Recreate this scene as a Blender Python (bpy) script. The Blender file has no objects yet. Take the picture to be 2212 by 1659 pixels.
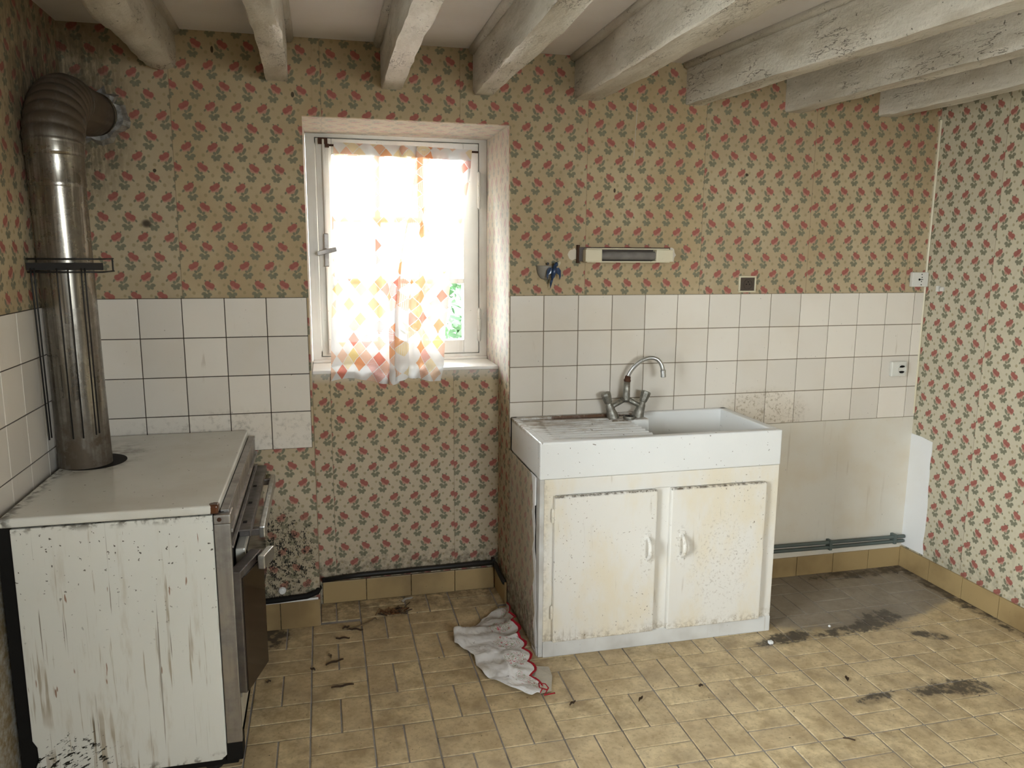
import bpy, bmesh, math, random
from math import sin, cos, pi, radians, sqrt
from mathutils import Vector, Matrix, noise as mnoise
random.seed(7)
scene = bpy.context.scene
COL = scene.collection

# ------------------------------------------------------------------ camera, sky, exposure
cam_d = bpy.data.cameras.new('camera'); cam = bpy.data.objects.new('camera', cam_d); COL.objects.link(cam)
cam.location = (0.66572, -3.14064, 1.54782)
cam.rotation_euler = (1.40134, -0.005629, -0.2387)
cam_d.sensor_width = 36.0; cam_d.lens = 1677.26 * 36.0 / 2212.0; cam_d.clip_start = 0.02
scene.camera = cam
scene.view_settings.view_transform = 'Standard'; scene.view_settings.look = 'None'
scene.view_settings.gamma = 1.0; scene.view_settings.use_curve_mapping = False
scene.view_settings.exposure = 1.25
SKY = 15.0
w = bpy.data.worlds.new('overcast_sky'); scene.world = w; w.use_nodes = True
bgn = w.node_tree.nodes['Background']
bgn.inputs[0].default_value = (0.93, 0.965, 1.0, 1); bgn.inputs[1].default_value = SKY
def portal(loc, rot, sx, sy):
    l = bpy.data.lights.new('daylight_portal', 'AREA'); l.shape = 'RECTANGLE'; l.size = sx; l.size_y = sy
    l.cycles.is_portal = True
    o = bpy.data.objects.new('daylight_portal', l); COL.objects.link(o); o.location = loc; o.rotation_euler = rot
portal((1.02, 0.56, 1.545), (radians(-90), 0, 0), 0.66, 0.90)        # back window, faces into the room
portal((-0.46, -2.125, 1.245), (0, radians(-90), 0), 1.8, 0.86)         # left window
portal((1.75, -4.84, 1.665), (radians(90), 0, 0), 1.12, 0.95)            # added fill window behind the camera

# ------------------------------------------------------------------ shader helper
class S:
    def __init__(s, t, k): s.t = t; s.k = k
    def __add__(s, o): return s.t.m('ADD', s, o)
    __radd__ = __add__
    def __sub__(s, o): return s.t.m('SUBTRACT', s, o)
    def __rsub__(s, o): return s.t.m('SUBTRACT', o, s)
    def __mul__(s, o): return s.t.m('MULTIPLY', s, o)
    __rmul__ = __mul__
    def __truediv__(s, o): return s.t.m('DIVIDE', s, o)
class MT:
    def __init__(s, name):
        s.mat = bpy.data.materials.new(name); s.mat.use_nodes = True
        s.nt = s.mat.node_tree; s.b = s.nt.nodes['Principled BSDF']; s.out = s.nt.nodes['Material Output']
    def node(s, ty, **kw):
        n = s.nt.nodes.new(ty)
        for k, v in kw.items(): setattr(n, k, v)
        return n
    def put(s, inp, v):
        if isinstance(v, S): s.nt.links.new(v.k, inp)
        elif isinstance(v, (tuple, list)): inp.default_value = (*v, 1) if len(v) == 3 and inp.type == 'RGBA' else v
        else: inp.default_value = v
    def m(s, op, *a):
        n = s.node('ShaderNodeMath', operation=op)
        for i, v in enumerate(a): s.put(n.inputs[i], v)
        return S(s, n.outputs[0])
    def floor(s, a): return s.m('FLOOR', a)
    def fract(s, a): return s.m('FRACT', a)
    def mx(s, *a):
        r = a[0]
        for b in a[1:]: r = s.m('MAXIMUM', r, b)
        return r
    def mn(s, a, b): return s.m('MINIMUM', a, b)
    def step(s, x, lo, hi, clampless=False):
        n = s.node('ShaderNodeMapRange', interpolation_type='SMOOTHSTEP')
        inv = lo > hi
        s.put(n.inputs[0], x); n.inputs[1].default_value = min(lo, hi); n.inputs[2].default_value = max(lo, hi)
        n.inputs[3].default_value = 1.0 if inv else 0.0; n.inputs[4].default_value = 0.0 if inv else 1.0
        return S(s, n.outputs[0])
    def mix(s, f, a, b):
        n = s.node('ShaderNodeMix', data_type='RGBA')
        s.put(n.inputs[0], f); s.put(n.inputs[6], a); s.put(n.inputs[7], b)
        return S(s, n.outputs[2])
    def uv(s):
        n = s.node('ShaderNodeTexCoord'); q = s.node('ShaderNodeSeparateXYZ')
        s.nt.links.new(n.outputs['UV'], q.inputs[0]); return S(s, q.outputs[0]), S(s, q.outputs[1])
    def pos(s):
        n = s.node('ShaderNodeNewGeometry'); q = s.node('ShaderNodeSeparateXYZ')
        s.nt.links.new(n.outputs['Position'], q.inputs[0]); s.P = S(s, n.outputs['Position'])
        return S(s, q.outputs[0]), S(s, q.outputs[1]), S(s, q.outputs[2])
    def comb(s, x, y, z=0.0):
        n = s.node('ShaderNodeCombineXYZ'); s.put(n.inputs[0], x); s.put(n.inputs[1], y); s.put(n.inputs[2], z)
        return S(s, n.outputs[0])
    def noise(s, vec, sc=5.0, det=3.0, rough=0.55, dist=0.0):
        n = s.node('ShaderNodeTexNoise'); s.put(n.inputs['Vector'], vec)
        n.inputs['Scale'].default_value = sc; n.inputs['Detail'].default_value = det
        n.inputs['Roughness'].default_value = rough; n.inputs['Distortion'].default_value = dist
        return S(s, n.outputs[0])
    def rnd(s, *v):
        n = s.node('ShaderNodeTexWhiteNoise', noise_dimensions='3D')
        s.put(n.inputs[0], s.comb(*v)); return S(s, n.outputs[0])
    def objrnd(s): return S(s, s.node('ShaderNodeObjectInfo').outputs['Random'])
    def ell(s, x, y, cx, cy, rx, ry, a=0.0, soft=0.35):
        dx = x - cx; dy = y - cy
        if a:
            c, q = cos(radians(a)), sin(radians(a))
            ex, ey = dx * c + dy * q, dy * c - dx * q
        else: ex, ey = dx, dy
        ex = ex / rx; ey = ey / ry
        return s.step(ex * ex + ey * ey, 1 + soft, 1 - soft)
    def bump(s, h, st=0.2, d=0.01):
        n = s.node('ShaderNodeBump'); n.inputs['Strength'].default_value = st; n.inputs['Distance'].default_value = d
        s.put(n.inputs['Height'], h); s.nt.links.new(n.outputs[0], s.b.inputs['Normal'])
    def fin(s, col=None, rough=0.5, metal=0.0, spec=0.5):
        if col is not None: s.put(s.b.inputs['Base Color'], col)
        s.put(s.b.inputs['Roughness'], rough); s.put(s.b.inputs['Metallic'], metal)
        s.b.inputs['Specular IOR Level'].default_value = spec
        return s.mat

def flat(name, col, rough=0.5, metal=0.0, var=0.15, sc=30, spec=0.5):
    t = MT(name); t.pos(); n = t.noise(t.P, sc, 4)
    d = tuple(c * (1 - 2 * var) for c in col)
    return t.fin(t.mix(n, d, tuple(min(1, c * (1 + var)) for c in col)), rough, metal, spec)

def worn(name, col, dirt=(0.10, 0.075, 0.05), speck=0.5, streak=0.3, cloud=0.3, rough=0.35, bump=0.0, tint=(0.62, 0.5, 0.33)):
    t = MT(name); x, y, z = t.pos()
    big = t.noise(t.P, 3.2, 4); c = t.mix(t.step(big, 0.40, 0.72) * cloud, col, tint)
    h = t.comb(x * 34.0, y * 34.0, z * 1.6)
    st = t.step(t.noise(h, 1.0, 3), 0.60, 0.72) * t.step(t.noise(t.P, 6.0, 2), 0.42, 0.62)
    c = t.mix(st * streak, c, (0.33, 0.24, 0.14))
    sp = t.step(t.noise(t.P, 95.0, 2, 0.6), 0.70, 0.76) * t.step(t.noise(t.P, 9.0, 2), 0.40, 0.66)
    c = t.mix(sp * speck, c, dirt)
    if bump: t.bump(t.noise(t.P, 40, 4), bump, 0.004)
    return t.fin(c, rough)

# ------------------------------------------------------------------ wallpaper (flat print: roses on beige, half drop)
def wallpaper():
    t = MT('wallpaper_roses'); u, v = t.uv(); x, y, z = t.pos()
    strip = t.floor((u + 0.373) / 0.53)
    r1 = t.rnd(strip, 3.0, 1.0); r2 = t.rnd(strip, 9.0, 4.0)
    wob = t.noise(t.comb(u, v), 130.0, 2)
    uu = u + r2 * 0.06 + (wob - 0.5) * 0.0042; vv = v + r1 * 0.05 + (t.noise(t.comb(v, u, 5.0), 130.0, 2) - 0.5) * 0.0042
    A, B = 0.0905, 0.072
    row = t.floor(vv / B); par = t.m('FLOORED_MODULO', row, 2.0)
    lx = (t.fract((uu + par * (A / 2)) / A) - 0.5) * A
    lx = lx * (1.0 - par * 2.0)
    ly = (t.fract(vv / B) - 0.5) * B
    e = lambda *a, **k: t.ell(lx, ly, *a, **k)
    rose = t.mx(e(-.0105, .0120, .0112, .0104, 30), e(.0030, .0205, .0118, .0104, 30), e(-.0035, .0155, .0100, .0090, 30))
    pink = t.mx(e(.0015, .0065, .0104, .0080, 20), e(-.0095, .0025, .0080, .0058, 25))
    lf = []
    for th, L, r1_, r2_ in ((-150, .0115, .0075, .0050), (-105, .0135, .0090, .0054), (-62, .0135, .0090, .0054), (-18, .0125, .0080, .0052), (62, .0190, .0125, .0048), (125, .0080, .0060, .0042)):
        lf.append(e(.0070 + L * cos(radians(th)), -.0130 + L * sin(radians(th)), r1_ * 1.08, r2_ * 1.2, th))
    green = t.mx(*lf, e(-.0225, .0005, .0036, .0058, -35), e(-.0050, .0320, .0034, .0050), e(.0110, .0310, .0030, .0045, -30))
    dot = t.mx(e(-.037, -.014, .0058, .0062, soft=.5), e(.035, .016, .0050, .0054, soft=.5)) * 0.7
    big = t.noise(t.P, 1.7, 4, 0.6); fine = t.noise(t.P, 60, 3)
    base = t.mix(t.step(big, 0.36, 0.66), (0.50, 0.405, 0.26), (0.42, 0.315, 0.18))
    base = t.mix(t.step(z, 1.75, 2.25) * 0.45, base, (0.33, 0.245, 0.14))          # old smoke stain high up
    side = t.mx(t.step(x, 3.43, 3.445), t.step(z, 0.95, 0.55) * t.step(x, 1.43, 1.40))
    base = t.mix(side * 0.8, base, t.mix(t.step(x, 3.0, 3.4), (0.54, 0.465, 0.355), (0.61, 0.57, 0.44)))                               # paler base on the right wall and low down left of the sink
    base = t.mix((r1 - 0.3) * 0.35, base, (0.42, 0.38, 0.31))
    base = t.mix((fine - 0.5) * 0.5, base, (0.30, 0.24, 0.16))
    seam = t.step(t.m('ABSOLUTE', t.fract((u + 0.373) / 0.53) - 0.5), 0.4965, 0.4985)
    c = t.mix(dot, base, (0.30, 0.245, 0.13))
    c = t.mix(green * 0.92, c, t.mix(fine, (0.12, 0.12, 0.075), (0.24, 0.235, 0.165)))
    c = t.mix(pink * 0.85, c, (0.45, 0.215, 0.165))
    c = t.mix(rose * 0.95, c, t.mix(fine, (0.25, 0.065, 0.055), (0.42, 0.14, 0.11)))
    c = t.mix(seam * 0.5, c, (0.17, 0.12, 0.07))
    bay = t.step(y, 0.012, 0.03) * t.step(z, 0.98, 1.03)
    c = t.mix(bay * 0.40, c, (0.82, 0.82, 0.80))                                    # window daylight painted into the bay paper as a whitish wash
    cs = t.step(x, 1.434, 1.430) * t.step(x, 1.4195, 1.4215) * t.step(y, -0.003, -0.006)
    c = t.mix(cs * 0.35, c, (0.62, 0.59, 0.53))  # pasted cupboard paper lightened to paint in light from the window
    # damp: mould on the left foot of the wall, grime along skirting
    n1 = t.noise(t.P, 38, 5, 0.7); n2 = t.noise(t.comb(x * 70, y * 70, z * 18), 1.0, 4, 0.65)
    back = t.step(y, -0.02, -0.005) * t.step(y, 0.05, 0.02)
    m1 = t.ell(x, z, 0.45, 0.31, 0.17, 0.21, 0, 0.95) * back
    n4 = t.noise(t.comb(x * 1.3, y, z * 0.8), 150, 4, 0.7)
    c = t.mix(m1 * 0.45, c, (0.20, 0.155, 0.09))
    c = t.mix(t.step(m1 * 0.30 + (n4 - 0.5) * 1.3 + (n1 - 0.5) * 1.3 + (n2 - 0.5) * 0.6, 0.27, 0.42) * t.step(m1, 0.02, 0.2), c, (0.012, 0.011, 0.009))
    low = t.step(z, 0.36, 0.10); c = t.mix(t.step(n1 + low * 0.30, 0.62, 0.98) * low * (0.8 - t.step(x, 3.40, 3.44) * 0.45), c, (0.06, 0.045, 0.028))
    fl = t.ell(x, z, -0.16, 2.03, 0.17, 0.30, 0, 0.95) * t.step(y, -0.8, -0.3)
    c = t.mix(fl * 0.75 * t.step(n2, 0.25, 0.6), c, (0.075, 0.055, 0.03))
    hole = t.mx(t.ell(x, z, 0.585, 2.118, 0.006, 0.010), t.ell(x, z, 0.05, 1.64, 0.016, 0.014, 0, .9), t.ell(x, z, 0.09, 1.83, 0.006, 0.006), t.ell(x, z, 2.48, 1.88, 0.007, 0.006), t.ell(x, z, 0.31, 2.26, 0.005, 0.012), t.ell(x, z, 1.87, 1.80, 0.005, 0.009)) * back
    c = t.mix(hole * 0.9, c, (0.03, 0.02, 0.012))
    drip = t.step(t.noise(t.comb(x * 30, y * 30, z * 2), 1.0, 3), 0.62, 0.74) * t.step(t.noise(t.P, 4, 2), 0.5, 0.65)
    c = t.mix(drip * 0.25, c, (0.20, 0.14, 0.075))
    lw = t.step(x, -0.17, -0.185) * t.step(z, 0.80, 0.74)                            # left wall: bare stained render low down
    c = t.mix(lw, c, t.mix(t.step(n1, 0.35, 0.7), (0.22, 0.16, 0.075), (0.42, 0.40, 0.36)))
    t.bump(t.noise(t.P, 22, 4), 0.12, 0.006)
    return t.fin(c, 0.72, spec=0.3)

def tile_mat(name, col, joint_dirt=0.3):
    t = MT(name); x, y, z = t.pos(); r = t.objrnd()
    c = t.mix(r, tuple(a * 0.90 for a in col), tuple(min(1, a * 1.04) for a in col))
    c = t.mix(t.step(t.noise(t.P, 3.0, 4), 0.45, 0.75) * 0.35, c, tuple(a * b for a, b in zip(col, (0.86, 0.80, 0.70))))
    sp = t.step(t.noise(t.P, 120, 2), 0.735, 0.77) * t.step(t.noise(t.P, 7, 2), 0.45, 0.6)
    c = t.mix(sp * 0.85, c, (0.06, 0.045, 0.03))
    g = t.ell(x, z, 2.62, 0.82, 0.20, 0.10, 0, 0.9) * t.step(y, -0.1, -0.02)
    c = t.mix(g * t.step(t.noise(t.P, 80, 4, 0.7), 0.50, 0.66) * 0.7, c, (0.20, 0.15, 0.09)); c = t.mix(g * 0.3, c, (0.45, 0.36, 0.24))
    g2 = t.ell(x, z, 0.32, 0.83, 0.4, 0.09, 0, 0.9) * t.step(x, 2.0, 1.0)
    c = t.mix(g2 * t.step(t.noise(t.P, 45, 4, 0.7), 0.46, 0.80) * 0.55, c, (0.16, 0.13, 0.09))
    st = t.step(t.noise(t.comb(x * 45, y * 45, z * 5), 1.0, 3), 0.66, 0.74) * t.step(t.noise(t.P, 5, 2), 0.52, 0.6)
    c = t.mix(st * 0.3, c, (0.35, 0.27, 0.17))
    t.bump(t.noise(t.P, 14, 2), 0.05, 0.004)
    return t.fin(c, 0.22)

def floor_tile_mat(name, plain=False):
    t = MT(name); x, y, z = t.pos(); r = t.objrnd()
    if plain: r = t.rnd(t.floor(x / 0.0993), t.floor(y / 0.0993), 1.0)
    q = t.comb(x + r * 37.0, y + r * 91.0, r * 11.0); n = t.noise(q, 13, 5, 0.65); n2 = t.noise(q, 70, 4, 0.65)
    c = t.mix(t.step(n, 0.28, 0.72), (0.37, 0.27, 0.14), (0.78, 0.63, 0.385))
    c = t.mix(r * 0.55, c, (0.52, 0.395, 0.235))
    c = t.mix(t.step(n2, 0.50, 0.68) * 0.5, c, (0.33, 0.235, 0.135))
    c = t.mix(t.step(t.noise(t.P, 6.5, 5, 0.65), 0.46, 0.68) * 0.5, c, (0.30, 0.225, 0.14))
    # grime with shapes of its own: behind the cupboard, blots, in the recess
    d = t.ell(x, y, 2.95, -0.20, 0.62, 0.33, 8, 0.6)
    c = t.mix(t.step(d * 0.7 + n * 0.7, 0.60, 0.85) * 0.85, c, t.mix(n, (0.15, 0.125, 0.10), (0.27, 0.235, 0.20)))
    bl = t.mx(t.ell(x, y, 2.45, -0.55, 0.17, 0.045, 12, .9), t.ell(x, y, 2.95, -0.485, 0.15, 0.075, 20, .9), t.ell(x, y, 2.75, -0.54, 0.2, 0.04, 5, .9),
              t.ell(x, y, 3.05, -0.66, 0.085, 0.035, -30, .9), t.ell(x, y, 2.87, -1.01, 0.13, 0.05, -10, .9), t.ell(x, y, 2.74, -1.0, 0.08, 0.04, 0, .9),
              t.ell(x, y, 2.52, -1.0, 0.09, 0.03, 10, .9), t.ell(x, y, 3.2, -0.05, 0.3, 0.05, 0, .9), t.ell(x, y, 3.42, -0.35, 0.04, 0.4, 0, .9),
              t.ell(x, y, 0.40, -0.05, 0.10, 0.12, 0, .9))
    n3 = t.noise(t.P, 26, 5, 0.7)
    n5 = t.noise(t.P, 9, 3, 0.6); c = t.mix(t.step(bl * 0.62 + (n3 - 0.5) * 1.7 + (n5 - 0.5) * 0.9, 0.36, 0.66) * t.step(bl, 0.0, 0.2) * 0.93, c, (0.03, 0.024, 0.018))
    c = t.mix(bl * 0.4, c, (0.12, 0.09, 0.06))
    sp = t.step(t.noise(t.P, 62, 3, 0.6), 0.695, 0.72); c = t.mix(sp * 0.9, c, (0.035, 0.022, 0.014))
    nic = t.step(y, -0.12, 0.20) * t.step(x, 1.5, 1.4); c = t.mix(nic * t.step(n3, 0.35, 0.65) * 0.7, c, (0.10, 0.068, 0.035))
    t.bump(n2, 0.10, 0.003)
    return t.fin(c, t.mix(n2, (0.32,) * 3, (0.62,) * 3), spec=0.5)

def enamel_stove(name, side):
    t = MT(name); x, y, z = t.pos()
    c = t.mix(t.noise(t.P, 4, 4), (0.66, 0.655, 0.60), (0.76, 0.755, 0.71))
    if side:
        lowm = t.step(z, 0.80, 0.45) * 0.35
        a = t.noise(t.comb(x * 44.0, y, z * 1.8), 1.0, 4, 0.65); b = t.noise(t.P, 7, 2)
        c = t.mix(t.step(a + lowm * 0.12, 0.60, 0.67) * t.step(b, 0.34, 0.58) * 0.7, c, (0.30, 0.225, 0.135))
        a2 = t.noise(t.comb(x * 16.0, y, z * 2.6), 1.0, 5, 0.7); c = t.mix(t.step(a2, 0.52, 0.72) * t.ell(x, z, 0.10, 0.40, 0.28, 0.42, 0, .9) * 0.45, c, (0.42, 0.35, 0.24))
        f = t.noise(t.comb(x * 120.0, y, z * 1.3), 1.0, 2); c = t.mix(t.step(f, 0.62, 0.66) * t.step(t.noise(t.comb(x * 9, y, z * 3.5), 1.0, 2), 0.50, 0.6) * 0.8, c, (0.14, 0.105, 0.065))
        sp = t.step(t.noise(t.P, 85, 2), 0.685, 0.71) * t.step(z, 0.35, 0.78); c = t.mix(sp * 0.9, c, (0.05, 0.035, 0.02))
        ru = t.step(t.noise(t.comb(x * 60, y, z * 9), 1.0, 2), 0.70, 0.73); c = t.mix(ru * 0.8, c, (0.23, 0.09, 0.035))
        bl = t.ell(x, z, -0.06, 0.13, 0.13, 0.09, 25, 0.9)
        c = t.mix(t.step(bl * 0.30 + (t.noise(t.comb(x * 22 + z * 34, y, z * 75 - x * 48), 1.0, 4, 0.65) - 0.5) * 1.9, 0.33, 0.46) * t.step(bl, 0.02, 0.25), c, (0.02, 0.018, 0.015))
        edge = t.mx(t.step(z, 0.12, 0.088), t.step(z, 0.805, 0.828)) * t.step(t.noise(t.P, 40, 3), 0.5, 0.65); c = t.mix(edge * 0.8, c, (0.09, 0.07, 0.045))
    else:
        c = t.mix(t.step(t.noise(t.P, 3, 4), 0.42, 0.7) * 0.35, c, (0.45, 0.37, 0.26))
        sp = t.step(t.noise(t.P, 70, 2), 0.715, 0.735); c = t.mix(sp * 0.8, c, (0.06, 0.045, 0.03))
        fl = t.ell(x, y, -0.1, -0.35, 0.16, 0.2, 0, 0.9); c = t.mix(fl * t.step(t.noise(t.P, 18, 4), 0.35, 0.7) * 0.7, c, (0.12, 0.09, 0.05))
        ed = t.step(x, -0.12, -0.16); c = t.mix(ed * t.step(t.noise(t.P, 35, 3), 0.4, 0.6) * 0.8, c, (0.06, 0.045, 0.03))
        chip = t.ell(x, y, 0.365, -0.958, 0.022, 0.02, 0, .5); c = t.mix(t.step(chip * 0.6 + t.noise(t.P, 60, 3) * 0.6, 0.72, 0.78), c, (0.10, 0.035, 0.015))
    return t.fin(c, 0.22)

def sink_mat():
    t = MT('sink_stoneware'); x, y, z = t.pos()
    c = t.mix(t.noise(t.P, 5, 3), (0.76, 0.765, 0.76), (0.84, 0.845, 0.84))
    top = t.step(z, 0.835, 0.848) * t.step(y, -0.445, -0.43) * t.step(x, 2.10, 1.95)
    n = t.noise(t.comb(x * 5, y * 24, z), 2.2, 5, 0.7)
    c = t.mix(top * t.step(n + t.step(y, -0.42, -0.02) * 0.25, 0.52, 0.85) * 0.85, c, (0.24, 0.165, 0.09))
    bas = t.step(z, 0.855, 0.72) * t.step(y, -0.436, -0.43) * t.step(x, 1.9, 1.93); c = t.mix(bas * 0.35, c, (0.55, 0.47, 0.34))
    gr = t.step(t.m('SINE', (y + 0.445) * (2 * pi / 0.036)), -0.35, -0.8) * t.step(x, 1.50, 1.53) * t.step(x, 1.912, 1.905) * t.step(z, 0.82, 0.83) * t.step(y, -0.44, -0.43)
    c = t.mix(gr * t.step(t.noise(t.comb(x * 9, y * 3), 4.0, 4), 0.25, 0.5) * 0.85, c, (0.15, 0.10, 0.05))
    ru = t.step(t.ell(x, y, 1.75, -0.045, 0.22, 0.022, 0, .9) * 0.5 + t.noise(t.P, 40, 4) * 0.7, 0.66, 0.8); c = t.mix(ru * 0.85, c, (0.10, 0.04, 0.015))
    sp = t.step(t.noise(t.P, 75, 2), 0.715, 0.735); c = t.mix(sp * 0.8, c, (0.13, 0.09, 0.055))
    return t.fin(c, 0.2)

def beam_paint():
    t = MT('beam_gloss_paint'); x, y, z = t.pos()
    g = t.comb(x * 9, y * 2.0, z * 9); a = t.noise(g, 1.6, 5, 0.6)
    c = t.mix(t.step(a, 0.36, 0.70), (0.62, 0.585, 0.52), (0.44, 0.40, 0.33))
    fine = t.noise(t.P, 75, 4, 0.6)
    c = t.mix(t.step(fine, 0.60, 0.70) * 0.35, c, (0.26, 0.23, 0.18))
    cr = t.step(t.m('ABSOLUTE', t.noise(t.comb(x * 10, y * 3.2, z * 16), 2.2, 4, 0.6) - 0.5), 0.010, 0.003) * t.step(t.noise(t.P, 4, 2), 0.5, 0.62)
    c = t.mix(cr * 0.8, c, (0.07, 0.055, 0.035))
    sp = t.step(t.noise(t.P, 60, 2), 0.70, 0.73); c = t.mix(sp * 0.85, c, (0.05, 0.04, 0.025))
    t.bump(fine * 0.6 + a * 0.8 + t.noise(t.comb(x * 60, y * 20, z * 60), 1.0, 3) * 0.5 - cr, 0.75, 0.007)
    return t.fin(c, 0.34)

def cupboard_paint():
    t = MT('cream_cupboard_paint'); x, y, z = t.pos()
    v = t.noise(t.comb(x * 5.5, y * 5.5, z * 2.6), 1.0, 5, 0.62)
    c = t.mix(t.step(v, 0.40, 0.66), (0.78, 0.755, 0.71), (0.77, 0.70, 0.57))
    sp = t.step(t.noise(t.P, 85, 3, 0.65), 0.64, 0.70) * t.step(t.noise(t.P, 5, 3), 0.44, 0.62); c = t.mix(sp * 0.85, c, (0.15, 0.10, 0.055))
    st = t.step(t.noise(t.comb(x * 60, y * 60, z * 4), 1.0, 3), 0.62, 0.72) * t.step(t.noise(t.P, 6, 2), 0.5, 0.65); c = t.mix(st * 0.45, c, (0.30, 0.22, 0.13))
    n = t.noise(t.P, 60, 4, 0.7)
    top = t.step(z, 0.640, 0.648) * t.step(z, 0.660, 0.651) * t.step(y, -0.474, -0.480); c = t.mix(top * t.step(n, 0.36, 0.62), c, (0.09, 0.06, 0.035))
    bot = t.step(z, 0.12, 0.066) * 0.6; c = t.mix(bot * t.step(n, 0.42, 0.62), c, (0.30, 0.235, 0.15))
    hd = t.mx(t.ell(x, z, 1.856, 0.40, 0.03, 0.09, 0, .9), t.ell(x, z, 2.0, 0.42, 0.03, 0.08, 0, .9), t.ell(x, z, 2.17, 0.32, 0.12, 0.20, 0, .95) * 0.7); c = t.mix(hd * t.step(t.noise(t.P, 90, 4, 0.7), 0.54, 0.66) * 0.5, c, (0.22, 0.16, 0.10))
    lf = t.step(x, 1.475, 1.45); c = t.mix(lf * t.step(n, 0.40, 0.7) * 0.35, c, (0.32, 0.27, 0.20))
    t.bump(t.noise(t.P, 30, 4), 0.15, 0.004)
    return t.fin(c, 0.4)

def metal(name, col, rough, soot=0.5, sc=9.0):
    t = MT(name); x, y, z = t.pos()
    n = t.noise(t.P, sc, 5, 0.65); s2 = t.noise(t.comb(x * 40, y * 40, z * 3), 1.0, 4)
    k = t.step(n, 0.40, 0.68) * soot
    c = t.mix(k, col, (0.06, 0.045, 0.032)); c = t.mix(t.step(s2, 0.5, 0.7) * 0.35, c, tuple(a * 0.5 for a in col))
    return t.fin(c, t.mix(n, (rough,) * 3, (min(1, rough + 0.3),) * 3), t.mix(k * 0.8, (1, 1, 1), (0.2, 0.2, 0.2)))

def pipe_mat():
    t = MT('flue_pipe_metal'); x, y, z = t.pos()
    n = t.noise(t.P, 9, 5, 0.7); st = t.noise(t.comb(x * 60, y * 60, z * 1.8), 1.0, 4, 0.65)
    soot = t.mx(t.step(z, 1.10, 0.86) * 0.75, t.step(z, 1.84, 1.90) * 0.86)
    k = t.mn(soot + t.step(n, 0.42, 0.70) * 0.6, 1.0)
    c = t.mix(t.step(st, 0.4, 0.65), (0.20, 0.18, 0.15), (0.42, 0.395, 0.35))
    c = t.mix(k, c, t.mix(n, (0.035, 0.027, 0.02), (0.13, 0.095, 0.06)))
    return t.fin(c, t.mix(k, (0.26,) * 3, (0.62,) * 3), t.mix(k, (0.95,) * 3, (0.25,) * 3))

def curtain_mat():
    t = MT('sheer_printed_curtain'); u, v = t.uv(); s = 0.064
    a = (u + v) / s; b = (u - v) / s
    ia = t.floor(a); ib = t.floor(b); fa = t.m('ABSOLUTE', t.fract(a) - 0.5); fb = t.m('ABSOLUTE', t.fract(b) - 0.5)
    r = t.rnd(ia, ib, 2.0); r2 = t.rnd(ib, ia, 7.0)
    inside = t.step(t.mx(fa, fb), 0.485, 0.455)
    stripe = t.step(t.m('SINE', u * 1100.0), -0.1, 0.5); st2 = t.step(t.m('SINE', v * 1100.0), -0.1, 0.5)
    hue = t.mix(t.step(r2, 0.45, 0.5), t.mix(t.step(r2, 0.2, 0.25), (0.72, 0.20, 0.13), (0.78, 0.30, 0.10)), t.mix(t.step(r2, 0.7, 0.75), (0.80, 0.40, 0.18), (0.80, 0.62, 0.24)))
    tex = t.mix(t.step(r, 0.66, 0.67), (0.9, 0.9, 0.9), t.mix(stripe * st2, (0.45, 0.45, 0.45), (1, 1, 1)))
    on = inside * t.step(r, 0.44, 0.45)
    k = t.node('ShaderNodeSeparateColor'); t.put(k.inputs[0], tex); tx = S(t, k.outputs[0])
    col = t.mix(on * tx, (0.82, 0.82, 0.82), hue)
    dif = t.node('ShaderNodeBsdfDiffuse'); trl = t.node('ShaderNodeBsdfTranslucent'); tra = t.node('ShaderNodeBsdfTransparent')
    t.put(dif.inputs[0], col); t.put(trl.inputs[0], col)
    m1 = t.node('ShaderNodeMixShader'); m1.inputs[0].default_value = 0.26
    t.nt.links.new(dif.outputs[0], m1.inputs[1]); t.nt.links.new(trl.outputs[0], m1.inputs[2])
    m2 = t.node('ShaderNodeMixShader'); t.put(m2.inputs[0], on * tx * 0.03 + 0.95)
    t.nt.links.new(tra.outputs[0], m2.inputs[1]); t.nt.links.new(m1.outputs[0], m2.inputs[2])
    t.nt.links.new(m2.outputs[0], t.out.inputs[0]); return t.mat

def glass_mat():
    t = MT('window_glass'); tra = t.node('ShaderNodeBsdfTransparent'); gl = t.node('ShaderNodeBsdfGlossy'); gl.inputs['Roughness'].default_value = 0.05
    tra.inputs[0].default_value = (0.95, 0.97, 0.96, 1)
    fr = t.node('ShaderNodeFresnel'); fr.inputs[0].default_value = 1.45
    m = t.node('ShaderNodeMixShader'); t.nt.links.new(fr.outputs[0], m.inputs[0]); t.nt.links.new(tra.outputs[0], m.inputs[1]); t.nt.links.new(gl.outputs[0], m.inputs[2])
    t.nt.links.new(m.outputs[0], t.out.inputs[0]); return t.mat

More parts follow.
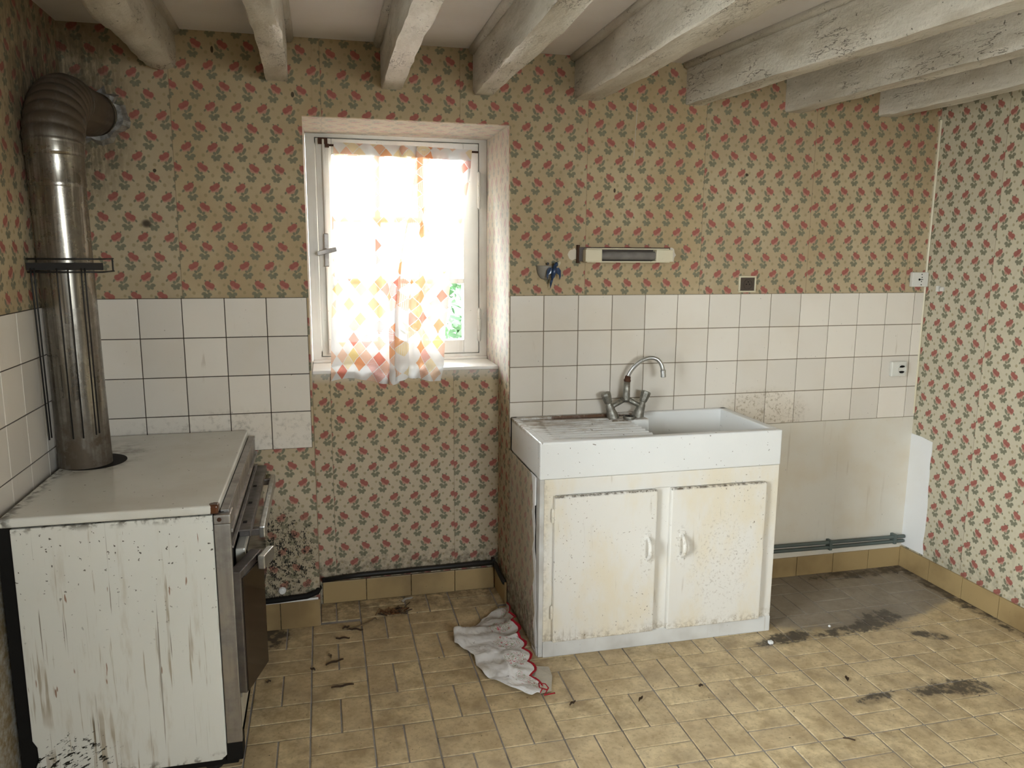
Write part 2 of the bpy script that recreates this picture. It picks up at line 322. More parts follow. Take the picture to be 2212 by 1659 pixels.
def napkin_mat():
    t = MT('embroidered_linen'); u, v = t.uv()       # u: 0 inner side .. 1 scalloped edge, v: along the cloth
    x, y, z = t.pos(); n = t.noise(t.P, 20, 4)
    c = t.mix(t.step(n, 0.45, 0.7) * 0.5, (0.80, 0.79, 0.79), (0.44, 0.40, 0.34))
    c = t.mix(t.step(y, -0.42, -0.20) * 0.55, c, (0.36, 0.315, 0.255))
    sp = t.step(t.noise(t.P, 90, 2), 0.66, 0.70) * t.step(t.noise(t.P, 12, 2), 0.42, 0.6); c = t.mix(sp * 0.8, c, (0.12, 0.09, 0.07))
    cell = t.fract(v * 5.0); cu = (u - 0.72) * 1.6; cv = (cell - 0.5)
    dx = cu + (t.noise(t.comb(u * 9, v * 30), 1.0, 2) - 0.5) * 0.45; dy = cv + (t.noise(t.comb(v * 30, u * 9, 3.0), 1.0, 2) - 0.5) * 0.45
    rr = t.m('SQRT', dx * dx + dy * dy)
    line = t.step(t.m('ABSOLUTE', t.m('SINE', rr * 46.0)), 0.52, 0.22) * t.step(rr, 0.34, 0.28)
    sq = t.step(t.noise(t.comb(u * 12, v * 40, 8.0), 1.0, 2), 0.46, 0.5)
    c = t.mix(line * 0.85, c, t.mix(sq, (0.50, 0.02, 0.06), (0.24, 0.28, 0.13)))
    c = t.mix(t.step(u, 0.955, 0.965), c, (0.42, 0.012, 0.025))
    return t.fin(c, 0.85, spec=0.2)

M = dict(
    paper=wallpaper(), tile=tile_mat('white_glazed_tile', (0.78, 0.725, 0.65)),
    grout_d=flat('dark_grout', (0.07, 0.052, 0.037), 0.9), grout_l=flat('brown_grout', (0.24, 0.19, 0.135), 0.9),
    ftile=floor_tile_mat('ochre_floor_tile'), ftile_far=floor_tile_mat('ochre_floor_tile_far', True),
    fgrout=flat('floor_grout', (0.40, 0.37, 0.345), 0.9, var=0.45, sc=12),
    btile=worn('ochre_skirting_tile', (0.40, 0.285, 0.135), speck=0.8, streak=0.5, cloud=0.9, rough=0.4, tint=(0.22, 0.145, 0.065)),
    plaster=worn('bare_plaster', (0.70, 0.66, 0.58), speck=0.5, streak=0.35, cloud=0.45, rough=0.8),
    patchp=worn('fresh_plaster', (0.80, 0.80, 0.80), speck=0.3, streak=0.0, cloud=0.1, rough=0.85),
    ceil=worn('ceiling_paint', (0.70, 0.66, 0.64), speck=0.2, streak=0.0, cloud=0.3, rough=0.7, tint=(0.5, 0.45, 0.40)),
    beam=beam_paint(),
    cab=cupboard_paint(),
    cabside=worn('worn_white_paint', (0.70, 0.70, 0.69), speck=0.9, streak=0.6, cloud=0.9, rough=0.5, tint=(0.45, 0.42, 0.38)),
    win=worn('window_paint', (0.72, 0.70, 0.65), speck=0.7, streak=0.2, cloud=0.4, rough=0.4, tint=(0.48, 0.43, 0.36)),
    sill=worn('sill_paint', (0.80, 0.79, 0.77), speck=0.5, streak=0.0, cloud=0.3, rough=0.35),
    enamel=enamel_stove('stove_top_enamel', False), enamel_side=enamel_stove('stove_side_enamel', True),
    steel=metal('dull_stainless', (0.42, 0.40, 0.38), 0.32, 0.35, 14), darksteel=metal('greasy_steel', (0.22, 0.20, 0.19), 0.3, 0.6, 10),
    chrome=metal('old_chrome', (0.62, 0.63, 0.62), 0.16, 0.25, 30), chromed=metal('pitted_chrome', (0.36, 0.35, 0.31), 0.35, 0.55, 60),
    pipe=pipe_mat(), iron=flat('black_iron', (0.022, 0.02, 0.018), 0.5, 0.3), black=flat('soot_and_shade_black', (0.010, 0.009, 0.008), 0.7, spec=0.2),
    rust=flat('rusted_metal', (0.09, 0.035, 0.016), 0.8, 0.2, 0.4),
    darkglass=flat('brown_enamel_glass', (0.024, 0.014, 0.010), 0.12, 0.0, 0.3, 12),
    gpipe=worn('green_grey_pipe_paint', (0.10, 0.125, 0.115), speck=0.9, streak=0.0, cloud=0.7, rough=0.5, tint=(0.05, 0.045, 0.04)),
    cream=worn('cream_plastic', (0.66, 0.60, 0.44), speck=0.6, streak=0.0, cloud=0.3, rough=0.4), white=worn('white_plastic', (0.70, 0.69, 0.64), speck=0.4, streak=0.0, cloud=0.2, rough=0.35),
    brown=flat('brown_bakelite', (0.075, 0.055, 0.042), 0.3), tube=flat('grey_tube_glass', (0.20, 0.185, 0.17), 0.25),
    pocket=flat('grey_ceramic', (0.30, 0.275, 0.235), 0.5), bird=flat('blue_glaze', (0.018, 0.05, 0.13), 0.22, 0.0, 0.5, 60),
    glass=glass_mat(), curtain=curtain_mat(), napkin=napkin_mat(), linen=flat('dirty_linen', (0.56, 0.52, 0.44), 0.9, sc=50),
    red=flat('red_thread', (0.42, 0.012, 0.025), 0.9),
    leaf=flat('dead_leaf', (0.075, 0.042, 0.02), 0.8, 0.0, 0.4, 60), twig=flat('dry_twig', (0.24, 0.165, 0.09), 0.8, 0.0, 0.4, 60),
    rustleaf=flat('orange_dead_leaf', (0.17, 0.068, 0.018), 0.8, 0.0, 0.4, 60),
    paperw=flat('white_paper', (0.55, 0.54, 0.50), 0.8, sc=80), foil=metal('crumpled_foil', (0.42, 0.41, 0.39), 0.45, 0.6, 30),
    leafg=flat('garden_leaf', (0.10, 0.20, 0.10), 0.5, 0.0, 0.4, 5), bark=flat('bark', (0.12, 0.09, 0.06), 0.9),
    gravel=flat('pale_gravel', (0.42, 0.40, 0.36), 0.9, 0.0, 0.2, 12), stone=flat('outer_render', (0.5, 0.46, 0.4), 0.9),
)

# ------------------------------------------------------------------ mesh helpers
class MB:
    def __init__(s): s.v = []; s.f = []; s.uv = None
    def add(s, vs, fs):
        o = len(s.v); s.v += [tuple(p) for p in vs]; s.f += [tuple(i + o for i in f) for f in fs]; return s
    def box(s, x0, x1, y0, y1, z0, z1):
        return s.add([(x0, y0, z0), (x1, y0, z0), (x1, y1, z0), (x0, y1, z0), (x0, y0, z1), (x1, y0, z1), (x1, y1, z1), (x0, y1, z1)],
                     [(0, 3, 2, 1), (4, 5, 6, 7), (0, 1, 5, 4), (1, 2, 6, 5), (2, 3, 7, 6), (3, 0, 4, 7)])
    def obox(s, a, b, wd, ht, up=(0, 0, 1)):            # bar from a to b, section wd x ht
        a = Vector(a); b = Vector(b); d = (b - a).normalized(); sd = d.cross(Vector(up)).normalized(); u = sd.cross(d)
        p = []
        for q in (a, b):
            for i, j in ((-1, -1), (1, -1), (1, 1), (-1, 1)): p.append(q + sd * (i * wd / 2) + u * (j * ht / 2))
        return s.add(p, [(0, 1, 2, 3), (7, 6, 5, 4), (0, 4, 5, 1), (1, 5, 6, 2), (2, 6, 7, 3), (3, 7, 4, 0)])
    def tube(s, path, r, n=12, cap=True):
        pts = [Vector(p) for p in path]; rr = r if isinstance(r, (list, tuple)) else [r] * len(pts)
        vs = []; fs = []; prev = None
        for i, p in enumerate(pts):
            d = (pts[min(i + 1, len(pts) - 1)] - pts[max(i - 1, 0)]).normalized()
            if prev is None:
                ref = Vector((0, 0, 1)) if abs(d.z) < 0.9 else Vector((1, 0, 0)); a = d.cross(ref).normalized()
            else: a = (prev - d * prev.dot(d)).normalized()
            prev = a; b = d.cross(a)
            for k in range(n):
                th = 2 * pi * k / n; vs.append(p + (a * cos(th) + b * sin(th)) * rr[i])
        for i in range(len(pts) - 1):
            for k in range(n):
                k2 = (k + 1) % n; fs.append((i * n + k, i * n + k2, (i + 1) * n + k2, (i + 1) * n + k))
        if cap: fs.append(tuple(range(n))[::-1]); fs.append(tuple((len(pts) - 1) * n + k for k in range(n)))
        return s.add(vs, fs)
    def lathe(s, c, axis, prof, n=20):                   # prof: (distance along axis, radius)
        ax = Vector(axis).normalized(); ref = Vector((0, 0, 1)) if abs(ax.z) < 0.9 else Vector((1, 0, 0))
        a = ax.cross(ref).normalized(); b = ax.cross(a); c = Vector(c); vs = []; fs = []
        for d, r in prof:
            for k in range(n): th = 2 * pi * k / n; vs.append(c + ax * d + (a * cos(th) + b * sin(th)) * r)
        for i in range(len(prof) - 1):
            for k in range(n): k2 = (k + 1) % n; fs.append((i * n + k, i * n + k2, (i + 1) * n + k2, (i + 1) * n + k))
        fs.append(tuple(range(n))[::-1]); fs.append(tuple((len(prof) - 1) * n + k for k in range(n)))
        return s.add(vs, fs)
    def poly(s, pts, h):                                 # prism: polygon of 3D points, extruded by vector h
        h = Vector(h); n = len(pts); P = [Vector(p) for p in pts]
        return s.add(P + [p + h for p in P], [tuple(range(n))[::-1], tuple(range(n, 2 * n))] + [(i, (i + 1) % n, n + (i + 1) % n, n + i) for i in range(n)])
    def grid(s, fn, nu, nv, uvf=None):
        vs = []; uvs = []
        for j in range(nv + 1):
            for i in range(nu + 1): vs.append(fn(i / nu, j / nv)); uvs.append(uvf(i / nu, j / nv) if uvf else (0, 0))
        fs = [(j * (nu + 1) + i, j * (nu + 1) + i + 1, (j + 1) * (nu + 1) + i + 1, (j + 1) * (nu + 1) + i) for j in range(nv) for i in range(nu)]
        if uvf: s.uv = uvs
        return s.add(vs, fs)
    def build(s, name, mat, parent=None, smooth=False, bevel=0.0, seg=2, origin=None, solid=0.0, noisy=None):
        me = bpy.data.meshes.new(name)
        bm = bmesh.new(); bv = [bm.verts.new(p) for p in s.v]
        for f in s.f:
            try: bm.faces.new([bv[i] for i in f])
            except ValueError: pass
        luv = bm.loops.layers.uv.new('UVMap')
        if s.uv:
            bm.verts.index_update()
            for f in bm.faces:
                for l in f.loops: l[luv].uv = s.uv[l.vert.index]
        if not s.uv: bmesh.ops.recalc_face_normals(bm, faces=bm.faces)
        if bevel:
            ed = [e for e in bm.edges if len(e.link_faces) == 2 and e.calc_face_angle(0) > 0.5]
            bmesh.ops.bevel(bm, geom=ed, offset=bevel, segments=seg, profile=0.6, affect='EDGES', clamp_overlap=True)
        if noisy:
            for v in bm.verts: v.co += noisy(v.co)
        if not s.uv:
            bm.normal_update()
            for f in bm.faces:
                n = f.normal; ax = max(range(3), key=lambda i: abs(n[i]))
                for l in f.loops:
                    p = l.vert.co; l[luv].uv = ((p.y, p.z), (p.x, p.z), (p.x, p.y))[ax]
        xs = [v.co for v in bm.verts]
        if parent is not None: org = Vector(parent['_o']) if '_o' in parent else Vector((0, 0, 0))
        elif origin is not None: org = Vector(origin)
        else:
            org = Vector(((min(p.x for p in xs) + max(p.x for p in xs)) / 2, (min(p.y for p in xs) + max(p.y for p in xs)) / 2, min(p.z for p in xs)))
        bmesh.ops.translate(bm, verts=bm.verts, vec=-org)
        if smooth:
            for f in bm.faces: f.smooth = True
        bm.to_mesh(me); bm.free()
        me.materials.append(mat)
        o = bpy.data.objects.new(name, me); COL.objects.link(o)
        if parent is not None: o.parent = parent; o['_o'] = tuple(org)
        else: o.location = org; o['_o'] = tuple(org)
        if solid:
            md = o.modifiers.new('thickness', 'SOLIDIFY'); md.thickness = solid; md.offset = 0
        if smooth == 'auto':
            md = o.modifiers.new('ws', 'EDGE_SPLIT'); md.split_angle = radians(40)
        return o
def tag(o, label=None, cat=None, group=None, kind=None):
    if label: o['label'] = label
    if cat: o['category'] = cat
    if group: o['group'] = group
    if kind: o['kind'] = kind
    return o
def thing(name, loc, label, cat, group=None):
    o = bpy.data.objects.new(name, None); COL.objects.link(o); o.location = loc; o['_o'] = tuple(loc); o.empty_display_size = 0.1
    return tag(o, label, cat, group)
def struct(o): o['kind'] = 'structure'; return o
def group_empty(name, loc):
    o = bpy.data.objects.new(name, None); COL.objects.link(o); o.location = loc; o['_o'] = tuple(loc); o.empty_display_size = 0.1; o['kind'] = 'structure'; return o
def copy_part(src, parent, loc, rotz=0.0):
    c = src.copy(); COL.objects.link(c); c.parent = parent; c.location = loc; c.rotation_euler = (0, 0, rotz); return c
def dist(name, sd): return lambda p: Vector((0, 0, 0))

# ------------------------------------------------------------------ room shell
XL, XR, YF, ZC = -0.195, 3.45, -4.6, 2.322
WX0, WX1, WZ1 = 0.615, 1.42, 2.045           # window bay in the back wall, down to the floor
m = MB(); m.box(XL - 0.3, WX0, 0, 0.62, -0.1, 2.7); m.box(WX1, XR + 0.3, 0, 0.62, -0.1, 2.7); m.box(WX0, WX1, 0, 0.62, WZ1, 2.7); m.box(WX0, WX1, 0.205, 0.62, -0.1, 1.03)
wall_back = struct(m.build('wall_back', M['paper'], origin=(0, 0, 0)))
LY0, LY1, LZ0, LZ1 = -2.55, -1.70, 0.35, 2.14   # window in the left wall, out of frame
m = MB(); m.box(XL - 0.3, XL, LY1, 0, -0.1, 2.7); m.box(XL - 0.3, XL, YF, LY0, -0.1, 2.7); m.box(XL - 0.3, XL, LY0, LY1, -0.1, LZ0); m.box(XL - 0.3, XL, LY0, LY1, LZ1, 2.7)
wall_left = struct(m.build('wall_left', M['paper'], origin=(XL, 0, 0)))
m = MB(); m.box(XR, XR + 0.3, YF, 0, -0.1, 2.7); wall_right = struct(m.build('wall_right', M['paper'], origin=(XR, 0, 0)))
BX0, BX1, BZ0, BZ1 = 1.2, 2.3, 1.2, 2.13        # opening added behind the camera for fill light
m = MB(); m.box(XL - 0.3, BX0, YF - 0.3, YF, -0.1, 2.7); m.box(BX1, XR + 0.3, YF - 0.3, YF, -0.1, 2.7); m.box(BX0, BX1, YF - 0.3, YF, -0.1, BZ0); m.box(BX0, BX1, YF - 0.3, YF, BZ1, 2.7); struct(m.build('wall_front', M['paper'], origin=(0, YF, 0)))
m = MB(); m.box(XL - 0.05, XR + 0.05, YF - 0.05, 0.02, ZC, ZC + 0.2); ceiling = struct(m.build('ceiling', M['ceil'], origin=(0, 0, ZC)))
m = MB(); m.box(XL - 0.05, XR + 0.05, YF - 0.05, 0.22, -0.12, -0.0035); floor = struct(m.build('floor', M['fgrout'], origin=(0, 0, 0)))

# floor tiles, basket weave, pitch 0.1987
FP, FX, FY = 0.1987, 0.581, -0.776
m = MB(); m.box(-0.0967, 0.0967, -0.0472, 0.0472, -0.008, 0.0)
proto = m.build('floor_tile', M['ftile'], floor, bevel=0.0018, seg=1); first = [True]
far = MB(); cand = []
for i in range(-5, 16):
    for j in range(-8, 22):
        cx, cy = FX + (i + 0.5) * FP, FY - (j + 0.5) * FP
        for k in (-1, 1):
            vert = (i + j) % 2 != 0
            tx, ty = (cx + k * FP / 4, cy) if vert else (cx, cy + k * FP / 4)
            hx, hy = (0.0472, 0.0967) if vert else (0.0967, 0.0472)
            x0, x1, y0, y1 = max(tx - hx, XL), min(tx + hx, XR - 0.008), max(ty - hy, YF), min(ty + hy, 0.195)
            if ty > -0.02: x0, x1 = max(x0, WX0 + 0.002), min(x1, WX1 - 0.002)
            elif not (x0 > WX0 - 0.03 and x1 < WX1 + 0.03): y1 = min(y1, -0.004)
            if x1 - x0 < 0.015 or y1 - y0 < 0.015: continue
            full = (x1 - x0) > 2 * hx - 1e-4 and (y1 - y0) > 2 * hy - 1e-4
            cand.append((-ty, tx, ty, vert, full, (x0, x1, y0, y1)))
cand.sort(key=lambda c: c[0])
nt = 0
for d, tx, ty, vert, full, b in cand:
    under = (1.44 < tx < 2.40 and ty > -0.40) or (tx < 0.28 and ty > -0.9)
    if ty > -1.45 and not under and nt < 290:
        nt += 1
        if full:
            if first[0]: o = proto; first[0] = False; o.location = (0, 0, 0)
            else: o = proto.copy(); COL.objects.link(o); o.parent = floor
            o.location = (tx, ty, random.uniform(-0.0007, 0.0006))
            o.rotation_euler = (random.uniform(-.002, .002), random.uniform(-.002, .002), (pi / 2 if vert else 0) + random.uniform(-.006, .006))
        else:
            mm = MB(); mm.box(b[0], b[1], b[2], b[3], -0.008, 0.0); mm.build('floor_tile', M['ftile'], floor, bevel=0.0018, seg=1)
    else:
        far.box(b[0], b[1], b[2], b[3], -0.008, 0.0)
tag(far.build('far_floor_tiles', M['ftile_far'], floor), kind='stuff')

# white glazed wall tiles: pitch 0.152 x 0.1502
def wall_tiles(wall, axis, cells, zt, rows, grout, depth=0.006):
    gm = MB(); a0 = min(c[0] for c in cells); a1 = max(c[1] for c in cells); z0 = zt - rows * 0.1502
    if axis == 'y': gm.box(a0, a1, -0.0035, 0.02, z0, zt)
    else: gm.box(XL - 0.02, XL + 0.0035, a0, a1, z0, zt)
    gm.build('grout_bed', grout, wall)
    cache = {}
    for c0, c1 in cells:
        for r in range(rows):
            zc = zt - (r + 0.5) * 0.1502; wdt = c1 - c0 - 0.0032; key = round(wdt, 4)
            ctr = (c0 + c1) / 2
            if key not in cache:
                q = MB()
                if axis == 'y': q.box(-wdt / 2, wdt / 2, -depth, 0.0, -0.0735, 0.0735)
                else: q.box(0.0, depth, -wdt / 2, wdt / 2, -0.0735, 0.0735)
                me = q.build('wall_tile', M['tile'], None, bevel=0.0015, seg=2, origin=(0, 0, 0)); cache[key] = me; o = me; o.parent = wall
            else: o = cache[key].copy(); COL.objects.link(o); o.parent = wall
            wo = Vector(wall['_o'])
            o.location = (Vector((ctr, 0, zc)) if axis == 'y' else Vector((XL, ctr, zc))) - wo
            o.rotation_euler = (random.uniform(-.003, .003), 0, random.uniform(-.003, .003))
ZT = 1.3662
wall_tiles(wall_back, 'y', [(XL, -0.152), (-0.152, 0)] + [(i * 0.152, (i + 1) * 0.152) for i in range(4)], ZT, 4, M['grout_d'])
wall_tiles(wall_back, 'y', [(1.4215 if i == 0 else 1.4153 + i * 0.152, 1.4153 + (i + 1) * 0.152) for i in range(13)] + [(3.3913, XR)], ZT, 4, M['grout_l'])
wall_tiles(wall_left, 'x', [(-0.03 - (i + 1) * 0.152, -0.03 - i * 0.152) for i in range(8)] + [(-0.03, -0.006)], ZT, 4, M['grout_d'])

# bare plaster below the right-hand tiles and beside the corner
m = MB(); m.box(1.43, XR, -0.003, 0.01, 0.09, 0.764); m.build('plaster_panel', M['plaster'], wall_back)
rg = lambda a: a + random.uniform(-0.006, 0.006)
pts = [(XR - 0.003, -0.002, 0.68), (XR - 0.003, -0.07, 0.678), (XR - 0.003, -0.139, 0.668)] + [(XR - 0.003, rg(-0.142), 0.668 - k * 0.055) for k in range(1, 10)] + [(XR - 0.003, -0.15, 0.11), (XR - 0.003, -0.002, 0.11)]
MB().poly(pts, (0.01, 0, 0)).build('plaster_patch', M['patchp'], wall_right)
# pale filler strip in the right corner
m = MB(); m.tube([(XR - 0.004, -0.004, 0.78), (XR - 0.006, -0.004, 1.5), (XR - 0.004, -0.005, 2.15)], 0.006, 6); m.build('corner_filler', M['cream'], wall_right)
# filler blobs beside the strip light
for cx, wdt in ((1.69, 0.024), (2.14, 0.02)):
    pts = [(cx + cos(a) * wdt * random.uniform(.6, 1.1), -0.0015, 1.535 + sin(a) * 0.034 * random.uniform(.6, 1.1)) for a in [k * pi / 6 for k in range(12)]]
    MB().poly(pts, (0, 0.01, 0)).build('plaster_patch', M['plaster'], wall_back)

# skirting tiles
def skirting(name, segs, h):
    root = group_empty(name, (segs[0][0][0], segs[0][0][1], 0))
    for (ax, ay), (bx, by), joints in segs:
        d = Vector((bx - ax, by - ay, 0)); L = d.length; d.normalize(); cuts = [0] + [c for c in joints if 0.01 < c < L - 0.01] + [L]
        for c0, c1 in zip(cuts, cuts[1:]):
            p = Vector((ax, ay, 0)) + d * (c0 + 0.0012); q = Vector((ax, ay, 0)) + d * (c1 - 0.0012)
            MB().obox(p + Vector((0, 0, h / 2)), q + Vector((0, 0, h / 2)), 0.010, h - random.uniform(0, .003)).build('skirting_tile', M['btile'], root, bevel=0.002, seg=2)
    return root
j2 = [0.2 * k for k in range(1, 30)]
skirting('baseboard_back_right', [((2.43, -0.006), (XR - 0.012, -0.006), [0.03 + 0.2 * k for k in range(6)] if False else [0.025 + 0.2 * k for k in range(0, 6)])], 0.098)
skirting('baseboard_right', [((XR - 0.006, -0.002), (XR - 0.006, -4.5), j2)], 0.103)
skirting('baseboard_niche', [((0.625, 0.197), (1.40, 0.197), [0.19 + 0.2 * k for k in range(4)]), ((1.407, 0.195), (1.413, 0.01), [])], 0.102)
skirting('baseboard_back_left', [((XL + 0.01, -0.006), (WX0, -0.006), [0.04 + 0.2 * k for k in range(4)])], 0.118)

# ------------------------------------------------------------------ ceiling beams
def beam(xa0, xa1, xb0, xb1, zb, label, rough=0.0045, log=False):
    y0, y1, zt = 0.01, -4.55, ZC + 0.01
    nl = 90; sec = []
    for k in range(nl + 1):
        t = k / nl; y = y0 + (y1 - y0) * t; a = xa0 + (xb0 - xa0) * t; b = xa1 + (xb1 - xa1) * t
        wv = 0.004 * sin(y * 5 + xa0 * 9)
        a += wv; b += wv; c = 0.006 if not log else 0.024; zz = zb + 0.004 * sin(y * 3 + xa0 * 4)
        prof = [(a, zt), (a, zt - (zt - zb) * .35), (a, zb + c * 1.6), (a + c * .25, zb + c * .4), (a + c, zz), ((a + b) / 2, zz - (0.006 if log else 0)), (b - c, zz), (b - c * .25, zb + c * .4), (b, zb + c * 1.6), (b, zt - (zt - zb) * .35), (b, zt)]
        sec.append([(px, y, pz) for px, pz in prof])
    n = len(sec[0]); m = MB(); vs = [p for s_ in sec for p in s_]
    fs = [(k * n + i, k * n + i + 1, (k + 1) * n + i + 1, (k + 1) * n + i) for k in range(nl) for i in range(n - 1)] + [tuple(range(n)), tuple(nl * n + i for i in range(n))[::-1]]
    m.add(vs, fs)
    def nz(p):
        q = Vector((p.x * 8, p.y * 7, p.z * 8)); d = Vector((mnoise.noise(q), 0, mnoise.noise(q + Vector((9, 3, 1))))) * rough
        q2 = q * 4.5; d += Vector((mnoise.noise(q2), 0, mnoise.noise(q2 + Vector((4, 4, 1))))) * rough * 0.6
        return d if p.y < -0.005 else Vector((0, 0, 0))
    o = m.build('ceiling_beam', M['beam'], smooth='auto', noisy=nz)
    tag(o, label, 'beam', 'white painted ceiling beams')
    for sx, (ca, cb) in ((-1, (xa0, xb0)), (1, (xa1, xb1))):
        mm = MB(); path = [(ca + (cb - ca) * t + sx * 0.004, y0 + (y1 - y0) * t, ZC - 0.006) for t in (0.004, .25, .5, .75, 1)]
        mm.tube(path, 0.018, 8); mm.build('cove_strip', M['beam'], o, smooth=True)
    return o
beam(0.075, 0.185, 0.06, 0.24, 2.185, 'rough rounded ceiling beam above the stove pipe, leftmost of the row', 0.012, True)
beam(0.497, 0.575, 0.485, 0.58, 2.16, 'second ceiling beam from the left, ending left of the window')
beam(0.908, 0.988, 0.915, 0.985, 2.157, 'ceiling beam ending directly above the middle of the window')
beam(1.272, 1.354, 1.22, 1.34, 2.156, 'ceiling beam ending above the right edge of the window')
beam(1.684, 1.79, 1.62, 1.80, 2.152, 'ceiling beam with a cracked lower edge, fifth from the left')
beam(2.174, 2.252, 2.58, 2.70, 2.154, 'broad-sided ceiling beam slanting to the right, sixth from the left')
beam(2.648, 2.730, 2.98, 3.08, 2.152, 'ceiling beam second from the right-hand wall')
beam(3.115, 3.208, 3.18, 3.30, 2.152, 'ceiling beam closest to the right-hand wall')

# ------------------------------------------------------------------ back window
WY = 0.454
win = group_empty('window_1', (1.02, WY, 1.05))
m = MB(); m.box(0.617, 0.656, WY, WY + 0.06, 1.03, 2.048); m.box(1.383, 1.419, WY, WY + 0.06, 1.03, 2.048); m.box(0.656, 1.383, WY, WY + 0.06, 2.030, 2.048); m.box(0.656, 1.383, WY, WY + 0.06, 1.03, 1.070)
m.box(0.645, 0.675, WY + 0.046, WY + 0.06, 1.05, 2.04); m.box(1.366, 1.395, WY + 0.046, WY + 0.06, 1.05, 2.04); m.box(0.645, 1.395, WY + 0.046, WY + 0.06, 2.012, 2.04); m.box(0.645, 1.395, WY + 0.046, WY + 0.06, 1.05, 1.09)
m.build('window_frame', M['win'], win, bevel=0.0)
cas = MB(); CY = WY - 0.004
cas.box(0.660, 0.727, CY, CY + 0.045, 1.074, 2.026); cas.box(1.309, 1.379, CY, CY + 0.045, 1.074, 2.026); cas.box(0.727, 1.309, CY, CY + 0.045, 1.958, 2.026); cas.box(0.727, 1.309, CY, CY + 0.045, 1.074, 1.135)
case = cas.build('casement', M['win'], win, bevel=0.003)
m = MB(); m.box(0.690, 0.716, CY - 0.014, CY, 1.09, 2.01); m.build('closing_batten', M['win'], case, bevel=0.003)
GX = [0.727, 0.921, 1.115, 1.309]; GZ = [1.135, 1.409, 1.684, 1.958]
for gx in GX[1:3]: MB().box(gx - 0.012, gx + 0.012, CY + 0.003, CY + 0.04, 1.135, 1.958).build('muntin', M['win'], case, bevel=0.003)
for gz in GZ[1:3]: MB().box(0.727, 1.309, CY + 0.005, CY + 0.038, gz - 0.011, gz + 0.011).build('muntin', M['win'], case, bevel=0.003)
for a, b in zip(GX, GX[1:]):
    for c, d in zip(GZ, GZ[1:]): MB().box(a + 0.006, b - 0.006, CY + 0.022, CY + 0.025, c + 0.006, d - 0.006).build('pane', M['glass'], case)
for z0, z1 in ((1.735, 1.905), (1.125, 1.285)):
    h = MB(); h.lathe((1.381, CY - 0.006, z0), (0, 0, 1), [(0, .002), (.008, .0075), (.055, .0085), (.056, .007), (.058, .0085), (.108, .0085), (.109, .007), (.111, .0085), (z1 - z0 - .008, .0085), (z1 - z0, .002)], 12); h.build('hinge', M['win'], win, smooth='auto')
h = MB(); h.box(0.682, 0.703, CY - 0.03, CY - 0.014, 1.475, 1.62); hh = h.build('espagnolette_box', M['steel'], win, bevel=0.004)
m = MB(); m.lathe((0.690, CY - 0.03, 1.545), (0, -1, 0), [(0, .012), (.018, .010), (.022, .008)], 12); m.obox((0.652, CY - 0.05, 1.532), (0.735, CY - 0.052, 1.552), 0.012, 0.020); m.build('espagnolette_handle', M['steel'], hh, bevel=0.003)
m = MB(); m.box(0.688, 0.697, CY - 0.022, CY - 0.014, 1.62, 2.02); m.box(0.688, 0.697, CY - 0.022, CY - 0.014, 1.09, 1.475); m.build('espagnolette_rod', M['win'], win, bevel=0.002)
m = MB(); m.box(0.672, 0.712, CY - 0.02, CY, 2.0, 2.026); m.box(0.70, 0.718, CY - 0.03, CY - 0.01, 1.985, 2.0); m.build('top_keeper', M['rust'], win, bevel=0.002)
m = MB(); m.box(0.616, 1.419, 0.196, 0.60, 1.03, 1.045); m.build('window_sill', M['sill'], win, bevel=0.005, seg=3)
m = MB(); m.box(0.619, 1.417, 0.43, 0.454, 1.045, 1.058); m.build('sill_fillet', M['win'], win, bevel=0.005)
m = MB(); m.tube([(0.715, CY - 0.02, 1.995), (1.375, CY - 0.018, 1.988)], 0.0045, 8); rod = m.build('curtain_rod', M['rust'], win, smooth=True)

# left window (out of frame, lights the room)
w2 = group_empty('window_2', (XL - 0.2, -2.1, LZ0))
m = MB()
for y0, y1, z0, z1 in ((LY0, LY0 + .05, LZ0, LZ1), (LY1 - .05, LY1, LZ0, LZ1), (LY0, LY1, LZ0, LZ0 + .05), (LY0, LY1, LZ1 - .05, LZ1), (-2.14, -2.10, LZ0, LZ1)): m.box(XL - 0.22, XL - 0.17, y0, y1, z0, z1)
m.build('window_frame', M['win'], w2, bevel=0.003)
for y0, y1 in ((LY0 + .05, -2.14), (-2.10, LY1 - .05)): MB().box(XL - 0.197, XL - 0.194, y0, y1, LZ0 + .05, LZ1 - .05).build('pane', M['glass'], w2)

# unseen window added behind the camera to brighten the room (out of frame)
w3 = group_empty('added_fill_window', (1.75, YF - 0.2, BZ0))
m = MB()
for x0, x1, z0, z1 in ((BX0, BX0 + .05, BZ0, BZ1), (BX1 - .05, BX1, BZ0, BZ1), (BX0, BX1, BZ0, BZ0 + .05), (BX0, BX1, BZ1 - .05, BZ1), (1.73, 1.77, BZ0, BZ1)): m.box(x0, x1, YF - 0.22, YF - 0.17, z0, z1)
m.build('window_frame', M['win'], w3, bevel=0.003)
for x0, x1 in ((BX0 + .05, 1.73), (1.77, BX1 - .05)): MB().box(x0, x1, YF - 0.197, YF - 0.194, BZ0 + .05, BZ1 - .05).build('pane', M['glass'], w3)

